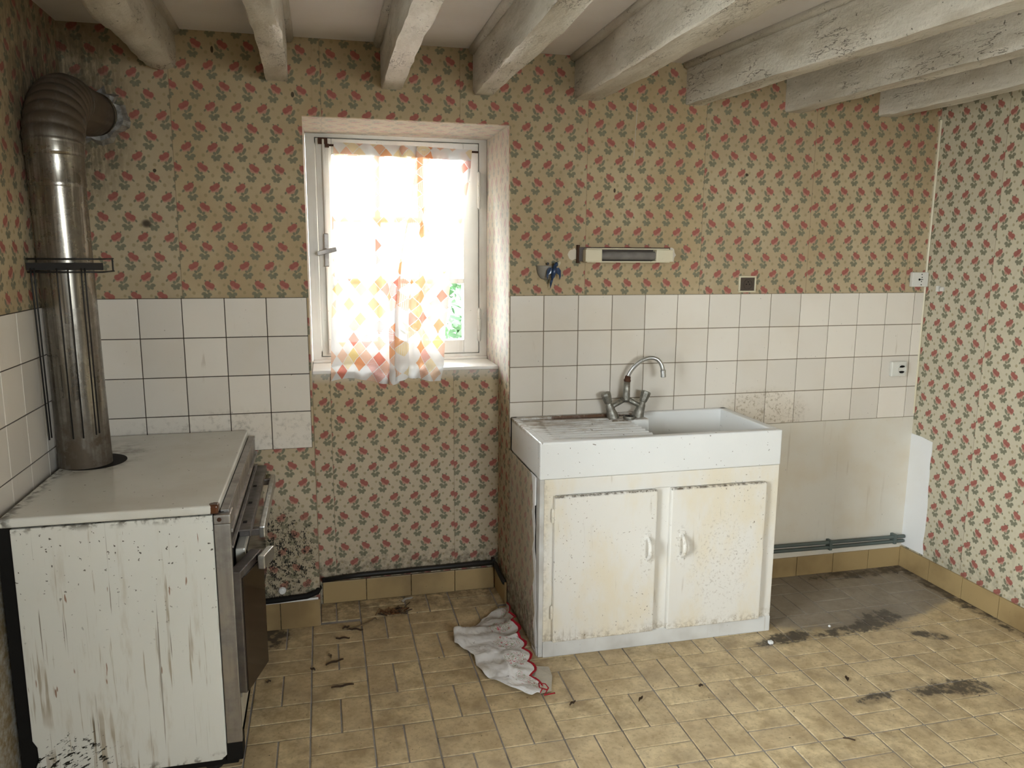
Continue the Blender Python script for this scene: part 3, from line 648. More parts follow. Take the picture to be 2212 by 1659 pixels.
# ------------------------------------------------------------------ curtain
def lerp(a, b, t): return a + (b - a) * t
def prof(t, ks):
    for (t0, v0), (t1, v1) in zip(ks, ks[1:]):
        if t <= t1: return lerp(v0, v1, (t - t0) / (t1 - t0))
    return ks[-1][1]
def cur(s, t):
    z = prof(t, [(0, 2.008), (0.02, 1.995), (0.90, 1.10), (0.955, 1.052), (1.0, 1.000)])
    y = prof(t, [(0, 0.428), (0.05, 0.424), (0.55, 0.40), (0.80, 0.34), (0.90, 0.27), (0.955, 0.188), (1.0, 0.186)])
    xl = prof(t, [(0, 0.738), (0.3, 0.722), (0.6, 0.712), (1, 0.690)])
    xr = prof(t, [(0, 1.345), (0.12, 1.335), (0.3, 1.30), (0.5, 1.25), (0.72, 1.215), (0.9, 1.185), (1, 1.155)])
    g = s + 0.085 * sin(2 * pi * (s - 0.08)) * (0.3 + 0.7 * t) * sin(pi * s) + 0.012 * sin(6 * pi * s) * t
    x = lerp(xl, xr, g)
    f = math.exp(-((s - 0.60) / 0.17) ** 2)
    amp = 0.006 + 0.045 * f * (0.4 + 0.6 * min(1, t * 1.5)) + 0.010 * t * s
    y += amp * sin(s * 46 + 1.3 * sin(t * 3)) * (1 if t > 0.02 else 0.5) + 0.012 * t * sin(s * 9 + 1) - amp
    z += 0.012 * t * sin(s * 11) * (1 if t > 0.8 else 0) + (-0.012 * s if t < 0.1 else 0)
    x += 0.008 * f * sin(t * 7) + 0.024 * f * (0.45 + 0.55 * t) * sin(s * 46 + 1.3 * sin(t * 3) + 1.2)
    y = min(y, 0.434)
    if t > 0.93: y = min(y, 0.189)
    return (x, y, z)
ct = thing('curtain', (1.0, 0.40, 1.0), 'sheer white curtain printed with orange and yellow diamonds at the window', 'curtain')
m = MB(); m.grid(cur, 150, 80, lambda s, t: (s * 0.74, t * 1.02)); m.build('curtain_fabric', M['curtain'], ct, smooth=True)
m = MB(); m.grid(lambda s, t: tuple(Vector(cur(s, lerp(0.0, 0.055, t))) + Vector((0, -0.002, 0))), 150, 4, lambda s, t: (s * 0.74, 0.3 + t * 0.055)); m.build('rod_hem', M['curtain'], ct, smooth=True)

# ------------------------------------------------------------------ stove (wood and coal cooker)
sv = thing('kitchen_stove', (0.1, -0.5, 0.0), 'old white enamelled cooker with rust streaks standing in the left corner', 'stove')
m = MB(); m.box(-0.182, 0.380, -0.945, -0.065, 0.060, 0.831); m.build('carcass_and_gap_shade', M['black'], sv)  # black carcass, widened at left to paint in the shadowed gap
m = MB(); m.poly([(-0.145, -0.962, 0.105), (-0.13, -0.962, 0.088), (0.338, -0.962, 0.086), (0.352, -0.962, 0.10), (0.352, -0.962, 0.827), (-0.145, -0.962, 0.826), (-0.145, -0.962, 0.22), (-0.135, -0.962, 0.20), (-0.134, -0.962, 0.16), (-0.142, -0.962, 0.14)], (0, 0.014, 0)).build('side_panel', M['enamel_side'], sv, bevel=0.003)
m = MB(); m.box(-0.168, 0.370, -0.970, -0.045, 0.832, 0.858); m.build('stove_top', M['enamel'], sv, bevel=0.008, seg=4, smooth='auto')
m = MB(); m.box(-0.168, 0.370, -0.060, -0.045, 0.858, 0.8605); 
def disc(cx, cy, r, z, clipx, n=40):
    return [(max(clipx, cx + r * cos(2 * pi * k / n)), cy + r * 1.05 * sin(2 * pi * k / n), z) for k in range(n)]
MB().poly(disc(-0.082, -0.415, 0.100, 0.8578, -0.166), (0, 0, 0.0012)).build('flue_hole_dark', M['black'], sv)  # black disc laid on the top, painting in the dark of the hole
m = MB(); m.box(0.3545, 0.397, -0.964, -0.945, 0.137, 0.800); m.build('corner_strip', M['steel'], sv, bevel=0.002)
m = MB(); m.box(0.3545, 0.400, -0.966, -0.90, 0.800, 0.829); cc = m.build('corner_bracket', M['steel'], sv, bevel=0.005, seg=3)
m = MB(); m.lathe((0.370, -0.966, 0.815), (0, -1, 0), [(0, .006), (.002, .006), (.003, .004)], 12); m.build('screw', M['rust'], cc, smooth=True)
m = MB(); m.box(0.350, 0.396, -0.960, -0.90, 0.078, 0.137); m.box(0.34, 0.380, -0.93, -0.10, 0.05, 0.078); m.build('plinth', M['black'], sv, bevel=0.003)
for fx in (-0.08, 0.30):
    for fy in (-0.85, -0.16): MB().lathe((fx, fy, 0.0), (0, 0, 1), [(0, .026), (.012, .026), (.016, .016), (.09, .016)], 14).build('foot', M['iron'], sv, smooth='auto')
m = MB(); m.box(0.371, 0.394, -0.945, -0.050, 0.8265, 0.836); m.box(0.380, 0.394, -0.945, -0.065, 0.776, 0.826); m.box(0.380, 0.402, -0.945, -0.065, 0.768, 0.779); m.build('front_fascia', M['steel'], sv, bevel=0.002)
m = MB(); m.box(0.380, 0.388, -0.945, -0.065, 0.700, 0.770); m.build('control_recess', M['darksteel'], sv)
m = MB(); m.box(0.380, 0.432, -0.800, -0.075, 0.716, 0.722); m.box(0.429, 0.434, -0.800, -0.075, 0.700, 0.722); m.build('warming_shelf', M['darksteel'], sv, bevel=0.0015)
m = MB(); m.box(0.392, 0.401, -0.945, -0.070, 0.722, 0.729); m.build('shelf_rib', M['steel'], sv, bevel=0.001)
for sy in (-0.74, -0.55, -0.36): MB().box(0.406, 0.418, sy, sy + 0.02, 0.7215, 0.7228).build('vent_slot', M['black'], sv)
m = MB(); m.box(0.380, 0.394, -0.950, -0.070, 0.150, 0.272); dr = m.build('ash_drawer', M['enamel'], sv, bevel=0.004)
m = MB(); m.box(0.394, 0.399, -0.930, -0.090, 0.258, 0.270); m.build('drawer_trim', M['steel'], dr)
m = MB(); m.box(0.384, 0.414, -0.775, -0.085, 0.285, 0.655); od = m.build('oven_door', M['enamel'], sv, bevel=0.006)
m = MB(); m.box(0.414, 0.418, -0.765, -0.095, 0.300, 0.645); m.build('oven_glass', M['darkglass'], od, bevel=0.002)
# small fire door hanging ajar, hinged on the near side
ang = radians(15.5); hx, hy = 0.398, -0.955
def fd(u, n_, z): return (hx + u * sin(ang) + n_ * cos(ang), hy + u * cos(ang) - n_ * sin(ang), z)
def fbox(u0, u1, n0, n1, z0, z1):
    p = [fd(u, n_, z) for z in (z0, z1) for u, n_ in ((u0, n0), (u1, n0), (u1, n1), (u0, n1))]
    return MB().add(p, [(0, 3, 2, 1), (4, 5, 6, 7), (0, 1, 5, 4), (1, 2, 6, 5), (2, 3, 7, 6), (3, 0, 4, 7)])
fdr = fbox(0, 0.175, -0.016, 0.020, 0.285, 0.655).build('fire_door', M['darksteel'], sv, bevel=0.004)
fbox(0.004, 0.171, 0.020, 0.024, 0.290, 0.635).build('door_face', M['darkglass'], fdr, bevel=0.001)
fbox(0.085, 0.170, 0.038, 0.058, 0.628, 0.668).build('door_handle', M['chrome'], fdr, bevel=0.003)
fbox(0.120, 0.135, 0.020, 0.040, 0.640, 0.656).build('handle_stem', M['iron'], fdr)
m = MB(); m.box(0.448, 0.466, -0.690, -0.095, 0.652, 0.690); rl = m.build('towel_rail', M['chrome'], sv, bevel=0.004)
for sy in (-0.675, -0.125): MB().box(0.388, 0.450, sy - 0.012, sy + 0.012, 0.660, 0.682).build('rail_bracket', M['darksteel'], rl, bevel=0.002)

# ------------------------------------------------------------------ stove pipe
sp = thing('stove_pipe', (-0.100, -0.43, 0.86), 'sooty metal stove pipe bending into the back wall', 'stove pipe')
pa, pb = Vector((-0.100, -0.432, 0.8588)), Vector((-0.105, -0.447, 1.835))
def pl(t): return pa + (pb - pa) * t
m = MB(); m.tube([pl(0), pl(0.12), pl(0.5), pl(0.90)], [0.079, 0.0775, 0.0765, 0.0765], 40); m.build('pipe_section', M['pipe'], sp, smooth='auto')
m = MB(); m.tube([pl(0.895), pl(0.905), pl(0.91), pl(0.99), pl(1.0)], [0.078, 0.080, 0.0785, 0.0785, 0.081], 40); m.build('upper_sleeve', M['pipe'], sp, smooth='auto')
path = []; rad = []
R0 = 0.175; c0 = pb + Vector((0, R0, 0.0)); N = 108
for k in range(N + 1):
    a = (pi / 2) * k / N; path.append(c0 + Vector((0, -R0 * cos(a), R0 * sin(a)))); rad.append(0.0795 + (0.006 * abs(sin(k / N * pi * 10)) ** 0.7 if 8 < k < 92 else 0.002))
path = [pb + Vector((0, 0, -0.012))] + path; rad = [0.082] + rad
m = MB(); m.tube(path, rad, 40); m.build('elbow', M['pipe'], sp, smooth=True)
e = path[-1]; m = MB(); m.tube([e + Vector((0, -0.012, 0)), e + Vector((0, 0.01, 0)), (e.x, -0.03, e.z + 0.006), (e.x, 0.03, e.z + 0.008)], [0.083, 0.0785, 0.0785, 0.0785], 40); m.build('wall_stub', M['pipe'], sp, smooth='auto')
fo = MB(); n = 36
for k in range(n):
    a0, a1 = 2 * pi * k / n, 2 * pi * (k + 1) / n
    r0, r1 = [0.090 + 0.020 * max(-.6, cos(a + .5)) + 0.045 * mnoise.noise(Vector((cos(a) * 5, sin(a) * 5, 1.0))) for a in (a0, a1)]
    f = lambda a, r, y: (max(XL + 0.004, e.x + 0.012 + r * cos(a)), y, e.z + 0.006 + r * sin(a))
    yy = [-0.010 - 0.010 * abs(mnoise.noise(Vector((cos(a) * 6, sin(a) * 6, 4.0)))) for a in (a0, a1)]
    fo.add([f(a0, 0.076, -0.018), f(a1, 0.076, -0.018), f(a1, (0.076 + r1) / 2, yy[1] - .008), f(a0, (0.076 + r0) / 2, yy[0] - .008), f(a1, r1, -0.002), f(a0, r0, -0.002)], [(0, 1, 2, 3), (3, 2, 4, 5)])
fo.build('foil_collar', M['foil'], sp, solid=0.0015)

# drying rack clamped round the pipe
rk = thing('pipe_drying_rack', (-0.09, -0.5, 0.96), 'black wire drying rack with folded rods clamped round the stove pipe', 'drying rack')
yb = -0.536
def rackpath(z, dx=0.0):
    return [(-0.188, -0.40, z), (-0.188, yb + 0.02, z), (-0.180, yb, z), (0.012 + dx, yb, z), (0.022 + dx, yb + 0.015, z), (0.022 + dx, -0.40, z)]
m = MB(); m.tube(rackpath(1.517), 0.0026, 8); m.build('top_wire', M['iron'], rk, smooth=True)
m = MB(); m.tube(rackpath(1.478), 0.0026, 8); m.build('bottom_wire', M['iron'], rk, smooth=True)
m = MB(); m.obox((-0.186, yb + 0.004, 1.495), (0.024, yb + 0.004, 1.495), 0.002, 0.022); m.build('flat_band', M['iron'], rk)
for ex in (-0.188, 0.022): MB().tube([(ex, -0.41, 1.478), (ex, -0.41, 1.517)], 0.0026, 6).build('end_wire', M['iron'], rk)
clampc = pl((1.495 - 0.845) / 0.99)
m = MB(); m.lathe((clampc.x, clampc.y, 1.487), (0, 0, 1), [(0, 0.0785), (0.001, 0.0805), (0.016, 0.0805), (0.017, 0.0785)], 40); m.build('pipe_clamp', M['iron'], rk, smooth='auto')
for x0, x1, zz in ((-0.172, -0.166, 0.965), (-0.163, -0.159, 0.972), (-0.102, -0.099, 0.965), (-0.072, -0.070, 0.966), (-0.036, -0.033, 0.975), (-0.026, -0.024, 0.98)):
    MB().tube([(x0, yb - 0.003, 1.49), (x0, yb - 0.004, 1.46), (x1, yb - 0.002, zz)], 0.0024, 8).build('folding_rod', M['iron'], rk, smooth=True)

# ------------------------------------------------------------------ sink on its cupboard
SX0, SX1, SYF, SZ = 1.4255, 2.4255, -0.474, 0.855
sk = thing('stoneware_sink', (1.925, -0.24, 0.712), 'white stoneware sink with ribbed drainer, standing on the cream cupboard', 'sink')
m = MB(); m.box(SX0, SX1, SYF, -0.437, 0.712, SZ); m.box(SX0, SX0 + 0.030, -0.440, -0.008, 0.712, SZ); m.box(SX1 - 0.036, SX1, -0.440, -0.008, 0.712, SZ); m.box(SX0, SX1, -0.040, -0.008, 0.712, SZ)
m.box(1.84, 2.005, -0.135, -0.035, 0.712, 0.8462)
m.build('sink_rim', M['sink'] if 'sink' in M else M.setdefault('sink', sink_mat()), sk, bevel=0.007, seg=4, smooth='auto')
DX0, DX1, DY0, DY1 = SX0 + 0.02, 1.915, -0.445, -0.03
def drain(s, t):
    x = lerp(DX0, DX1, s); y = lerp(DY0, DY1, t)
    z = 0.8475 - 0.003 * s
    inx = min(1, max(0, (s - 0.10 - 0.10 * t) / 0.05)); iny = min(1, max(0, (t - 0.03) / 0.03)) * min(1, max(0, (0.88 - t) / 0.03))
    z += inx * iny * (-0.0062 + 0.0062 * sin((y - DY0) / 0.036 * 2 * pi)); return (x, y, z)
m = MB(); m.grid(drain, 30, 170); m.build('drainboard', M['sink'], sk, smooth=True)
m = MB(); m.box(DX0, DX1, DY0, DY1, 0.715, 0.832); m.box(1.907, 1.918, -0.440, -0.03, 0.715, 0.838); m.build('drainer_body', M['sink'], sk)
m = MB(); m.box(1.91, SX1 - 0.01, -0.445, -0.02, 0.713, 0.728); m.build('basin_floor', M['sink'], sk)
m = MB(); m.lathe((2.16, -0.25, 0.728), (0, 0, 1), [(0, .036), (.002, .036), (.003, .03), (.001, .02)], 24); m.build('drain', M['chrome'], sk, smooth='auto')
# mixer tap
ZS = 0.8465
tp = thing('mixer_tap', (1.915, -0.07, ZS), 'corroded two-handle mixer tap with curved chrome spout on the sink', 'tap')
for nm, bx, sgn in (('valve', 1.862, -1), ('valve', 1.975, 1)):
    ax = Vector((sgn * 0.34, 0.0, 1)).normalized(); base = Vector((bx, -0.075, ZS))
    v_ = MB().lathe(base, ax, [(-0.004, .027), (.004, .026), (.03, .020), (.055, .0165), (.060, .014), (.068, .013)], 20).build(nm, M['chromed'], tp, smooth='auto')
    kb = MB(); kc = base + ax * 0.066; prof_k = [(0, .012), (.004, .017), (.04, .0225), (.048, .021), (.050, .012)]
    kb.lathe(kc, ax, prof_k, 8); kb.build('knob', M['chromed'], v_)
    top = base + ax * 0.045
    m = MB(); m.tube([top, top + Vector((-sgn * 0.02, 0, 0.012)), (1.921 + sgn * 0.006, -0.072, ZS + 0.078)], [0.0115, 0.0105, 0.0115], 14); m.build('side_arm', M['chromed'], tp, smooth=True)
col0 = Vector((1.921, -0.072, ZS + 0.066))
m = MB(); m.tube([col0, col0 + Vector((0, 0, 0.012)), col0 + Vector((0.001, 0, 0.05)), col0 + Vector((0.002, 0, 0.092))], [0.0150, 0.0160, 0.0145, 0.0135], 16); m.build('column', M['chromed'], tp, smooth=True)
m = MB(); m.lathe(col0 + Vector((0.002, 0, 0.088)), (0.12, -0.05, 1), [(0, .0145), (.006, .0155), (.012, .0125), (.02, .0125), (.026, .009)], 12); m.build('rusted_collar', M['rust'], tp, smooth='auto')
s0 = col0 + Vector((0.004, -0.001, 0.106)); pts = []
for k in range(25):
    t = k / 24; P0, P1, P2, P3 = Vector(s0), s0 + Vector((0.018, -0.008, 0.075)), s0 + Vector((0.125, -0.045, 0.135)), s0 + Vector((0.138, -0.052, 0.030))
    pts.append(P0 * (1 - t) ** 3 + P1 * 3 * t * (1 - t) ** 2 + P2 * 3 * t * t * (1 - t) + P3 * t ** 3)
m = MB(); m.tube(pts, 0.0088, 16); m.build('spout', M['chrome'], tp, smooth=True)
m = MB(); m.lathe(pts[-1], (0.08, -0.03, -1), [(-0.006, .0095), (-.004, .0125), (.004, .0125), (.005, .0115), (.024, .0115), (.026, .009)], 14); m.build('aerator', M['chrome'], tp, smooth='auto')
pg = thing('sink_plug', (1.918, -0.05, ZS), 'round dark drain plug between the tap valves', 'plug')
m = MB(); m.lathe((1.918, -0.118, ZS), (0, 0, 1), [(0, .024), (.006, .0255), (.012, .0245), (.014, .021), (.011, .017)], 22); m.build('plug_body', M['chromed'], pg, smooth='auto')
m = MB(); m.lathe((1.918, -0.118, ZS + 0.0105), (0, 0, 1), [(0, .019), (.002, .018), (.0025, .005), (.006, .004)], 22); m.build('plug_rubber', M['black'], pg, smooth='auto')

cb = thing('sink_cupboard', (1.925, -0.24, 0.0), 'cream painted two-door cupboard under the sink', 'cupboard')
CF = -0.470
m = MB(); m.box(1.445, 2.4235, CF, CF + 0.02, 0.648, 0.711); m.box(1.445, 1.488, CF, CF + 0.02, 0.0, 0.650); m.box(2.352, 2.4235, CF, CF + 0.02, 0.0, 0.650); m.box(1.885, 1.955, CF, CF + 0.02, 0.04, 0.655); m.build('face_frame', M['cab'], cb, bevel=0.003)
m = MB(); m.box(1.445, 2.4235, CF - 0.004, CF + 0.02, 0.0, 0.066); m.build('bottom_rail', M['cabside'], cb, bevel=0.004)
m = MB(); m.box(2.405, 2.4235, CF + 0.02, -0.012, 0.0, 0.711); m.build('side_panel', M['cab'], cb, bevel=0.002)
m = MB(); m.box(1.436, 1.452, CF + 0.006, -0.01, 0.0, 0.711); m.box(1.428, 1.446, CF + 0.004, CF + 0.05, 0.0, 0.711); m.build('left_side', M['cabside'], cb, bevel=0.003)
m = MB(); m.box(1.45, 2.405, CF + 0.02, CF + 0.024, 0.0, 0.70); m.build('interior_dark', M['black'], cb)
for (x0, x1), hs, hxx in (((1.479, 1.892), 1.4755, 1.856), ((1.951, 2.361), 2.3645, 2.0)):
    d = MB().box(x0, x1, CF - 0.022, CF, 0.068, 0.649).build('door', M['cab'], cb, bevel=0.006, seg=3)
    hl = MB()
    pth = [(hxx, CF - 0.024, 0.372), (hxx, CF - 0.036, 0.380), (hxx, CF - 0.050, 0.396), (hxx, CF - 0.053, 0.417), (hxx, CF - 0.050, 0.438), (hxx, CF - 0.036, 0.455), (hxx, CF - 0.024, 0.462)]
    hl.tube(pth, [0.006, 0.0065, 0.0085, 0.0095, 0.0085, 0.0065, 0.006], 10); hl.box(hxx - .010, hxx + .010, CF - 0.026, CF - 0.021, 0.357, 0.380); hl.box(hxx - .010, hxx + .010, CF - 0.026, CF - 0.021, 0.454, 0.477)
    hl.build('handle', M['cab'], d, smooth='auto')
    for hz in (0.16, 0.545): MB().lathe((hs, CF - 0.012, hz), (0, 0, 1), [(0, .002), (.004, .0055), (.024, .006), (.025, .0045), (.027, .006), (.052, .0055), (.056, .002)], 10).build('hinge', M['cab'], d, smooth='auto')
# rose paper pasted on the left side, torn white edge
pp = [(1.4275, -0.005, 0.01), (1.4275, -0.005, 0.710)] + [(1.4275, -0.36 - 0.012 * (k % 3) - 0.05 * (k / 14), 0.705 - 0.049 * k) for k in range(15)]
MB().poly(pp, (-0.004, 0, 0)).build('pasted_wallpaper', M['paper'], cb)
zz = [0.709 - 0.0472 * k for k in range(16)]
fr_ = [(1.4268, -0.385 - 0.05 * (k / 15) - random.uniform(0.0, 0.022), z) for k, z in enumerate(zz)]; bk = [(1.4268, -0.335 - 0.05 * (k / 15) - random.uniform(0, .02), z) for k, z in enumerate(zz)]
MB().poly(fr_ + bk[::-1], (-0.0022, 0, 0)).build('torn_backing', M['patchp'], cb)
MB().poly([(1.4262, -0.395, 0.60), (1.4262, -0.425, 0.60), (1.4262, -0.428, 0.709), (1.4262, -0.398, 0.711)], (-0.006, 0, 0)).build('loose_flap', M['patchp'], cb)

# ------------------------------------------------------------------ small wall things
fx_ = thing('wall_strip_light', (1.92, -0.02, 1.505), 'small cream strip light with a grey tube above the sink', 'wall light')
m = MB(); m.box(1.713, 2.122, -0.022, -0.001, 1.507, 1.566); m.build('back_plate', M['brown'], fx_, bevel=0.002)
m = MB(); m.box(1.735, 2.105, -0.058, -0.02, 1.5035, 1.509); m.box(1.735, 2.105, -0.050, -0.02, 1.557, 1.562); m.build('reflector_lip', M['cream'], fx_, bevel=0.001)
for x0, x1 in ((1.728, 1.800), (2.042, 2.118)): MB().box(x0, x1, -0.062, -0.02, 1.507, 1.557).build('end_cap', M['cream'], fx_, bevel=0.004)
m = MB(); m.tube([(1.795, -0.038, 1.531), (2.045, -0.038, 1.531)], 0.0185, 20); m.build('lamp_tube', M['tube'], fx_, smooth='auto')
m = MB(); m.box(1.706, 1.716, -0.02, -0.001, 1.50, 1.575); m.build('broken_bracket', M['rust'], fx_)

bd = thing('bird_wall_pocket', (1.585, -0.02, 1.41), 'small grey ceramic wall pocket with a blue swallow', 'ornament')
def pocket(s, t):
    a = pi * s; z = 1.490 - 0.058 * t; r = 0.036 * sqrt(max(0.0, 1 - t ** 2.4)) + 0.004
    return (1.575 - r * cos(a), -0.002 - 0.030 * sin(a) * sqrt(max(0, 1 - t ** 2)), z)
m = MB(); m.grid(pocket, 20, 14); m.build('pocket', M['pocket'], bd, smooth=True, solid=0.003)
m = MB(); m.tube([(1.604, -0.040, 1.497), (1.601, -0.044, 1.488), (1.597, -0.048, 1.470), (1.592, -0.046, 1.445), (1.589, -0.042, 1.432)], [0.003, 0.0075, 0.0115, 0.008, 0.003], 14); b_ = m.build('bird_body', M['bird'], bd, smooth=True)
m = MB(); m.lathe((1.606, -0.042, 1.493), (0.4, -0.2, 0.9), [(-.008, .002), (-.004, .007), (.002, .0085), (.008, .006), (.013, .001)], 12); m.build('bird_head', M['bird'], b_, smooth=True)
for sgn in (-1, 1):
    w_ = [(1.597 + sgn * 0.006, -0.046, 1.480), (1.597 + sgn * 0.020, -0.048, 1.483), (1.597 + sgn * 0.030, -0.046, 1.470), (1.597 + sgn * 0.031, -0.044, 1.446), (1.597 + sgn * 0.026, -0.044, 1.432), (1.597 + sgn * 0.022, -0.045, 1.452), (1.597 + sgn * 0.012, -0.046, 1.458)]
    MB().poly(w_, (0, 0.005, 0)).build('wing', M['bird'], bd, bevel=0.001)
MB().poly([(1.588, -0.042, 1.440), (1.597, -0.043, 1.440), (1.590, -0.040, 1.412), (1.585, -0.038, 1.396), (1.583, -0.039, 1.418)], (0, 0.004, 0)).build('tail', M['bird'], bd)
MB().lathe((1.580, -0.006, 1.497), (0, -1, 0), [(0, .003), (.006, .003), (.007, .006), (.009, .005)], 10).build('nail', M['iron'], bd)
MB().lathe((1.622, -0.03, 1.497), (0.3, -0.5, 1), [(-.012, .001), (-.006, .006), (.004, .007), (.012, .002)], 10).build('flower_bud', M['cream'], bd, smooth=True)

def ring_box(cx, cz, hw, hh_, wd, y0, y1):
    q = MB(); q.box(cx - hw, cx + hw, y0, y1, cz + hh_ - wd, cz + hh_); q.box(cx - hw, cx + hw, y0, y1, cz - hh_, cz - hh_ + wd); q.box(cx - hw, cx - hw + wd, y0, y1, cz - hh_ + wd, cz + hh_ - wd); q.box(cx + hw - wd, cx + hw, y0, y1, cz - hh_ + wd, cz + hh_ - wd); return q
s1 = thing('power_socket', (2.507, -0.005, 1.372), 'brown power socket in a cream frame just above the tiles', 'socket')
ring_box(2.507, 1.409, 0.042, 0.036, 0.007, -0.010, 0.0).build('socket_frame', M['cream'], s1, bevel=0.002)
m = MB(); m.box(2.472, 2.542, -0.006, 0.0, 1.380, 1.438); m.build('socket_plate', M['brown'], s1, bevel=0.001)
m = MB(); m.lathe((2.511, -0.006, 1.408), (0, -1, 0), [(0, .0225), (.0035, .0225), (.0035, .0195), (.0005, .019)], 24); m.build('socket_well', M['brown'], s1, smooth='auto')
for dx, dz in ((-0.009, 0), (0.007, 0), (0, 0.011)): MB().lathe((2.511 + dx, -0.0068, 1.408 + dz), (0, -1, 0), [(0, .0028), (.001, .0028)], 10).build('pin_hole', M['black'], s1)
s2 = thing('junction_plate', (3.405, -0.005, 1.39), 'white square plate with a dark keyhole slot beside the right corner', 'socket')
m = MB(); m.box(3.358, 3.446, -0.020, 0.0, 1.393, 1.461); m.build('plate', M['white'], s2, bevel=0.004, seg=3)
m = MB(); m.lathe((3.395, -0.0205, 1.427), (0, -1, 0), [(0, .0052), (.0006, .0052)], 12); m.box(3.395, 3.415, -0.0212, -0.0200, 1.4255, 1.4285); m.build('keyhole', M['black'], s2)
for dx, dz in ((0.0, 0.024), (0.0, -0.024), (0.002, 0.010), (0.0, -0.009)): MB().lathe((3.407 + dx, -0.0205, 1.427 + dz), (0, -1, 0), [(0, .0026), (.0008, .0026)], 10).build('screw_hole', M['black'], s2)
s3 = thing('tile_socket', (3.325, -0.008, 0.967), 'old white socket with a scorched round well set among the tiles', 'socket')
m = MB(); m.box(3.284, 3.366, -0.026, -0.005, 0.969, 1.041); m.build('plate', M['white'], s3, bevel=0.006, seg=3)
m = MB(); m.lathe((3.336, -0.026, 1.004), (0, -1, 0), [(0, .0245), (.006, .0245), (.006, .021), (.001, .0205)], 26); m.build('well', M['white'], s3, smooth='auto')
for dz in (0.013, -0.0135): MB().poly([(3.336 + 0.017 * cos(a), -0.0275, 1.004 + dz + 0.0055 * sin(a)) for a in [k * pi / 6 for k in range(12)]], (0, -0.001, 0)).build('scorch', M['black'], s3)
cl = thing('cable_clip', (XR - 0.006, -0.1, 1.375), 'tiny white cable clip on the right-hand wallpaper', 'clip')
m = MB(); m.box(XR - 0.014, XR, -0.094, -0.080, 1.374, 1.400); m.box(XR - 0.012, XR, -0.118, -0.102, 1.376, 1.396); m.box(XR - 0.006, XR, -0.118, -0.08, 1.380, 1.390); m.build('clip_body', M['white'], cl, bevel=0.002)

# ------------------------------------------------------------------ heating pipes
hp = thing('heating_pipes', (3.0, -0.03, 0.13), 'pair of dark green pipes along the wall right of the cupboard', 'pipe')
for z0, z1, x1 in ((0.172, 0.160, 3.442), (0.146, 0.137, 3.438)): MB().tube([(2.43, -0.024, z0), (3.0, -0.025, (z0 + z1) / 2 - .002), (x1, -0.024, z1)], 0.0088, 12).build('pipe_run', M['gpipe'], hp, smooth='auto')
for x in (3.02, 3.385): MB().box(x - 0.008, x + 0.008, -0.036, -0.002, 0.126, 0.176).build('pipe_clamp', M['gpipe'], hp, bevel=0.003)
np_ = thing('niche_pipe', (1.0, 0.17, 0.12), 'blackened pipe running above the skirting under the window', 'pipe')
MB().tube([(0.624, 0.178, 0.118), (0.80, 0.179, 0.128), (1.1, 0.178, 0.130), (1.388, 0.178, 0.133), (1.398, 0.166, 0.130), (1.404, 0.10, 0.108), (1.408, 0.02, 0.098)], 0.0105, 12).build('pipe_run', M['iron'], np_, smooth=True)
MB().tube([(0.63, 0.196, 0.112), (1.39, 0.196, 0.116)], 0.006, 8).build('lower_pipe', M['black'], np_, smooth=True)
MB().box(1.386, 1.40, 0.168, 0.2, 0.118, 0.15).build('pipe_clamp', M['iron'], np_, bevel=0.003)
lp = thing('blackened_pipe', (0.5, -0.03, 0.12), 'short black pipe above the skirting beside the stove', 'pipe')
MB().tube([(0.30, -0.024, 0.135), (0.45, -0.024, 0.137), (0.565, -0.024, 0.143), (0.605, -0.015, 0.153), (0.6135, 0.02, 0.156)], 0.0115, 12).build('pipe_run', M['black'], lp, smooth=True)
MB().tube([(0.30, -0.016, 0.121), (0.608, -0.016, 0.126)], 0.005, 8).build('lower_pipe', M['patchp'], lp, smooth=True)
MB().lathe((0.466, -0.002, 0.170), (0, -1, -0.3), [(0, .016), (.01, .015), (.016, .010)], 8).build('plaster_lump', M['patchp'], lp)

# ------------------------------------------------------------------ embroidered cloth on the floor
LE = [(1.392, -0.040), (1.328, -0.078), (1.237, -0.182), (1.163, -0.189), (1.134, -0.252), (1.128, -0.312), (1.168, -0.375), (1.188, -0.411), (1.182, -0.49), (1.2, -0.557), (1.231, -0.606), (1.334, -0.728)]
RE = [(1.408, -0.038), (1.410, -0.10), (1.408, -0.175), (1.388, -0.225), (1.408, -0.277), (1.410, -0.346), (1.387, -0.407), (1.403, -0.466), (1.406, -0.522), (1.381, -0.585), (1.356, -0.612), (1.376, -0.658), (1.364, -0.726)]
CU = [(1.406, -0.036), (1.395, -0.130), (1.386, -0.222), (1.385, -0.315), (1.384, -0.410), (1.382, -0.500), (1.360, -0.606), (1.364, -0.728)]; CB = [0.008, 0.022, 0.024, 0.025, 0.024, 0.026, 0.026]
def along(P, t):
    if P is RE:
        k = t * (len(CU) - 1); i = min(int(k), len(CU) - 2); f = k - i; a, b = Vector(CU[i]), Vector(CU[i + 1]); d = (b - a)
        return a.lerp(b, f) + Vector((-d.y, d.x)).normalized() * (CB[i] * sin(pi * f))
    k = t * (len(P) - 1); i = min(int(k), len(P) - 2); f = k - i; f = f * f * (3 - 2 * f) if P is LE else f
    return Vector((lerp(P[i][0], P[i + 1][0], f), lerp(P[i][1], P[i + 1][1], f)))
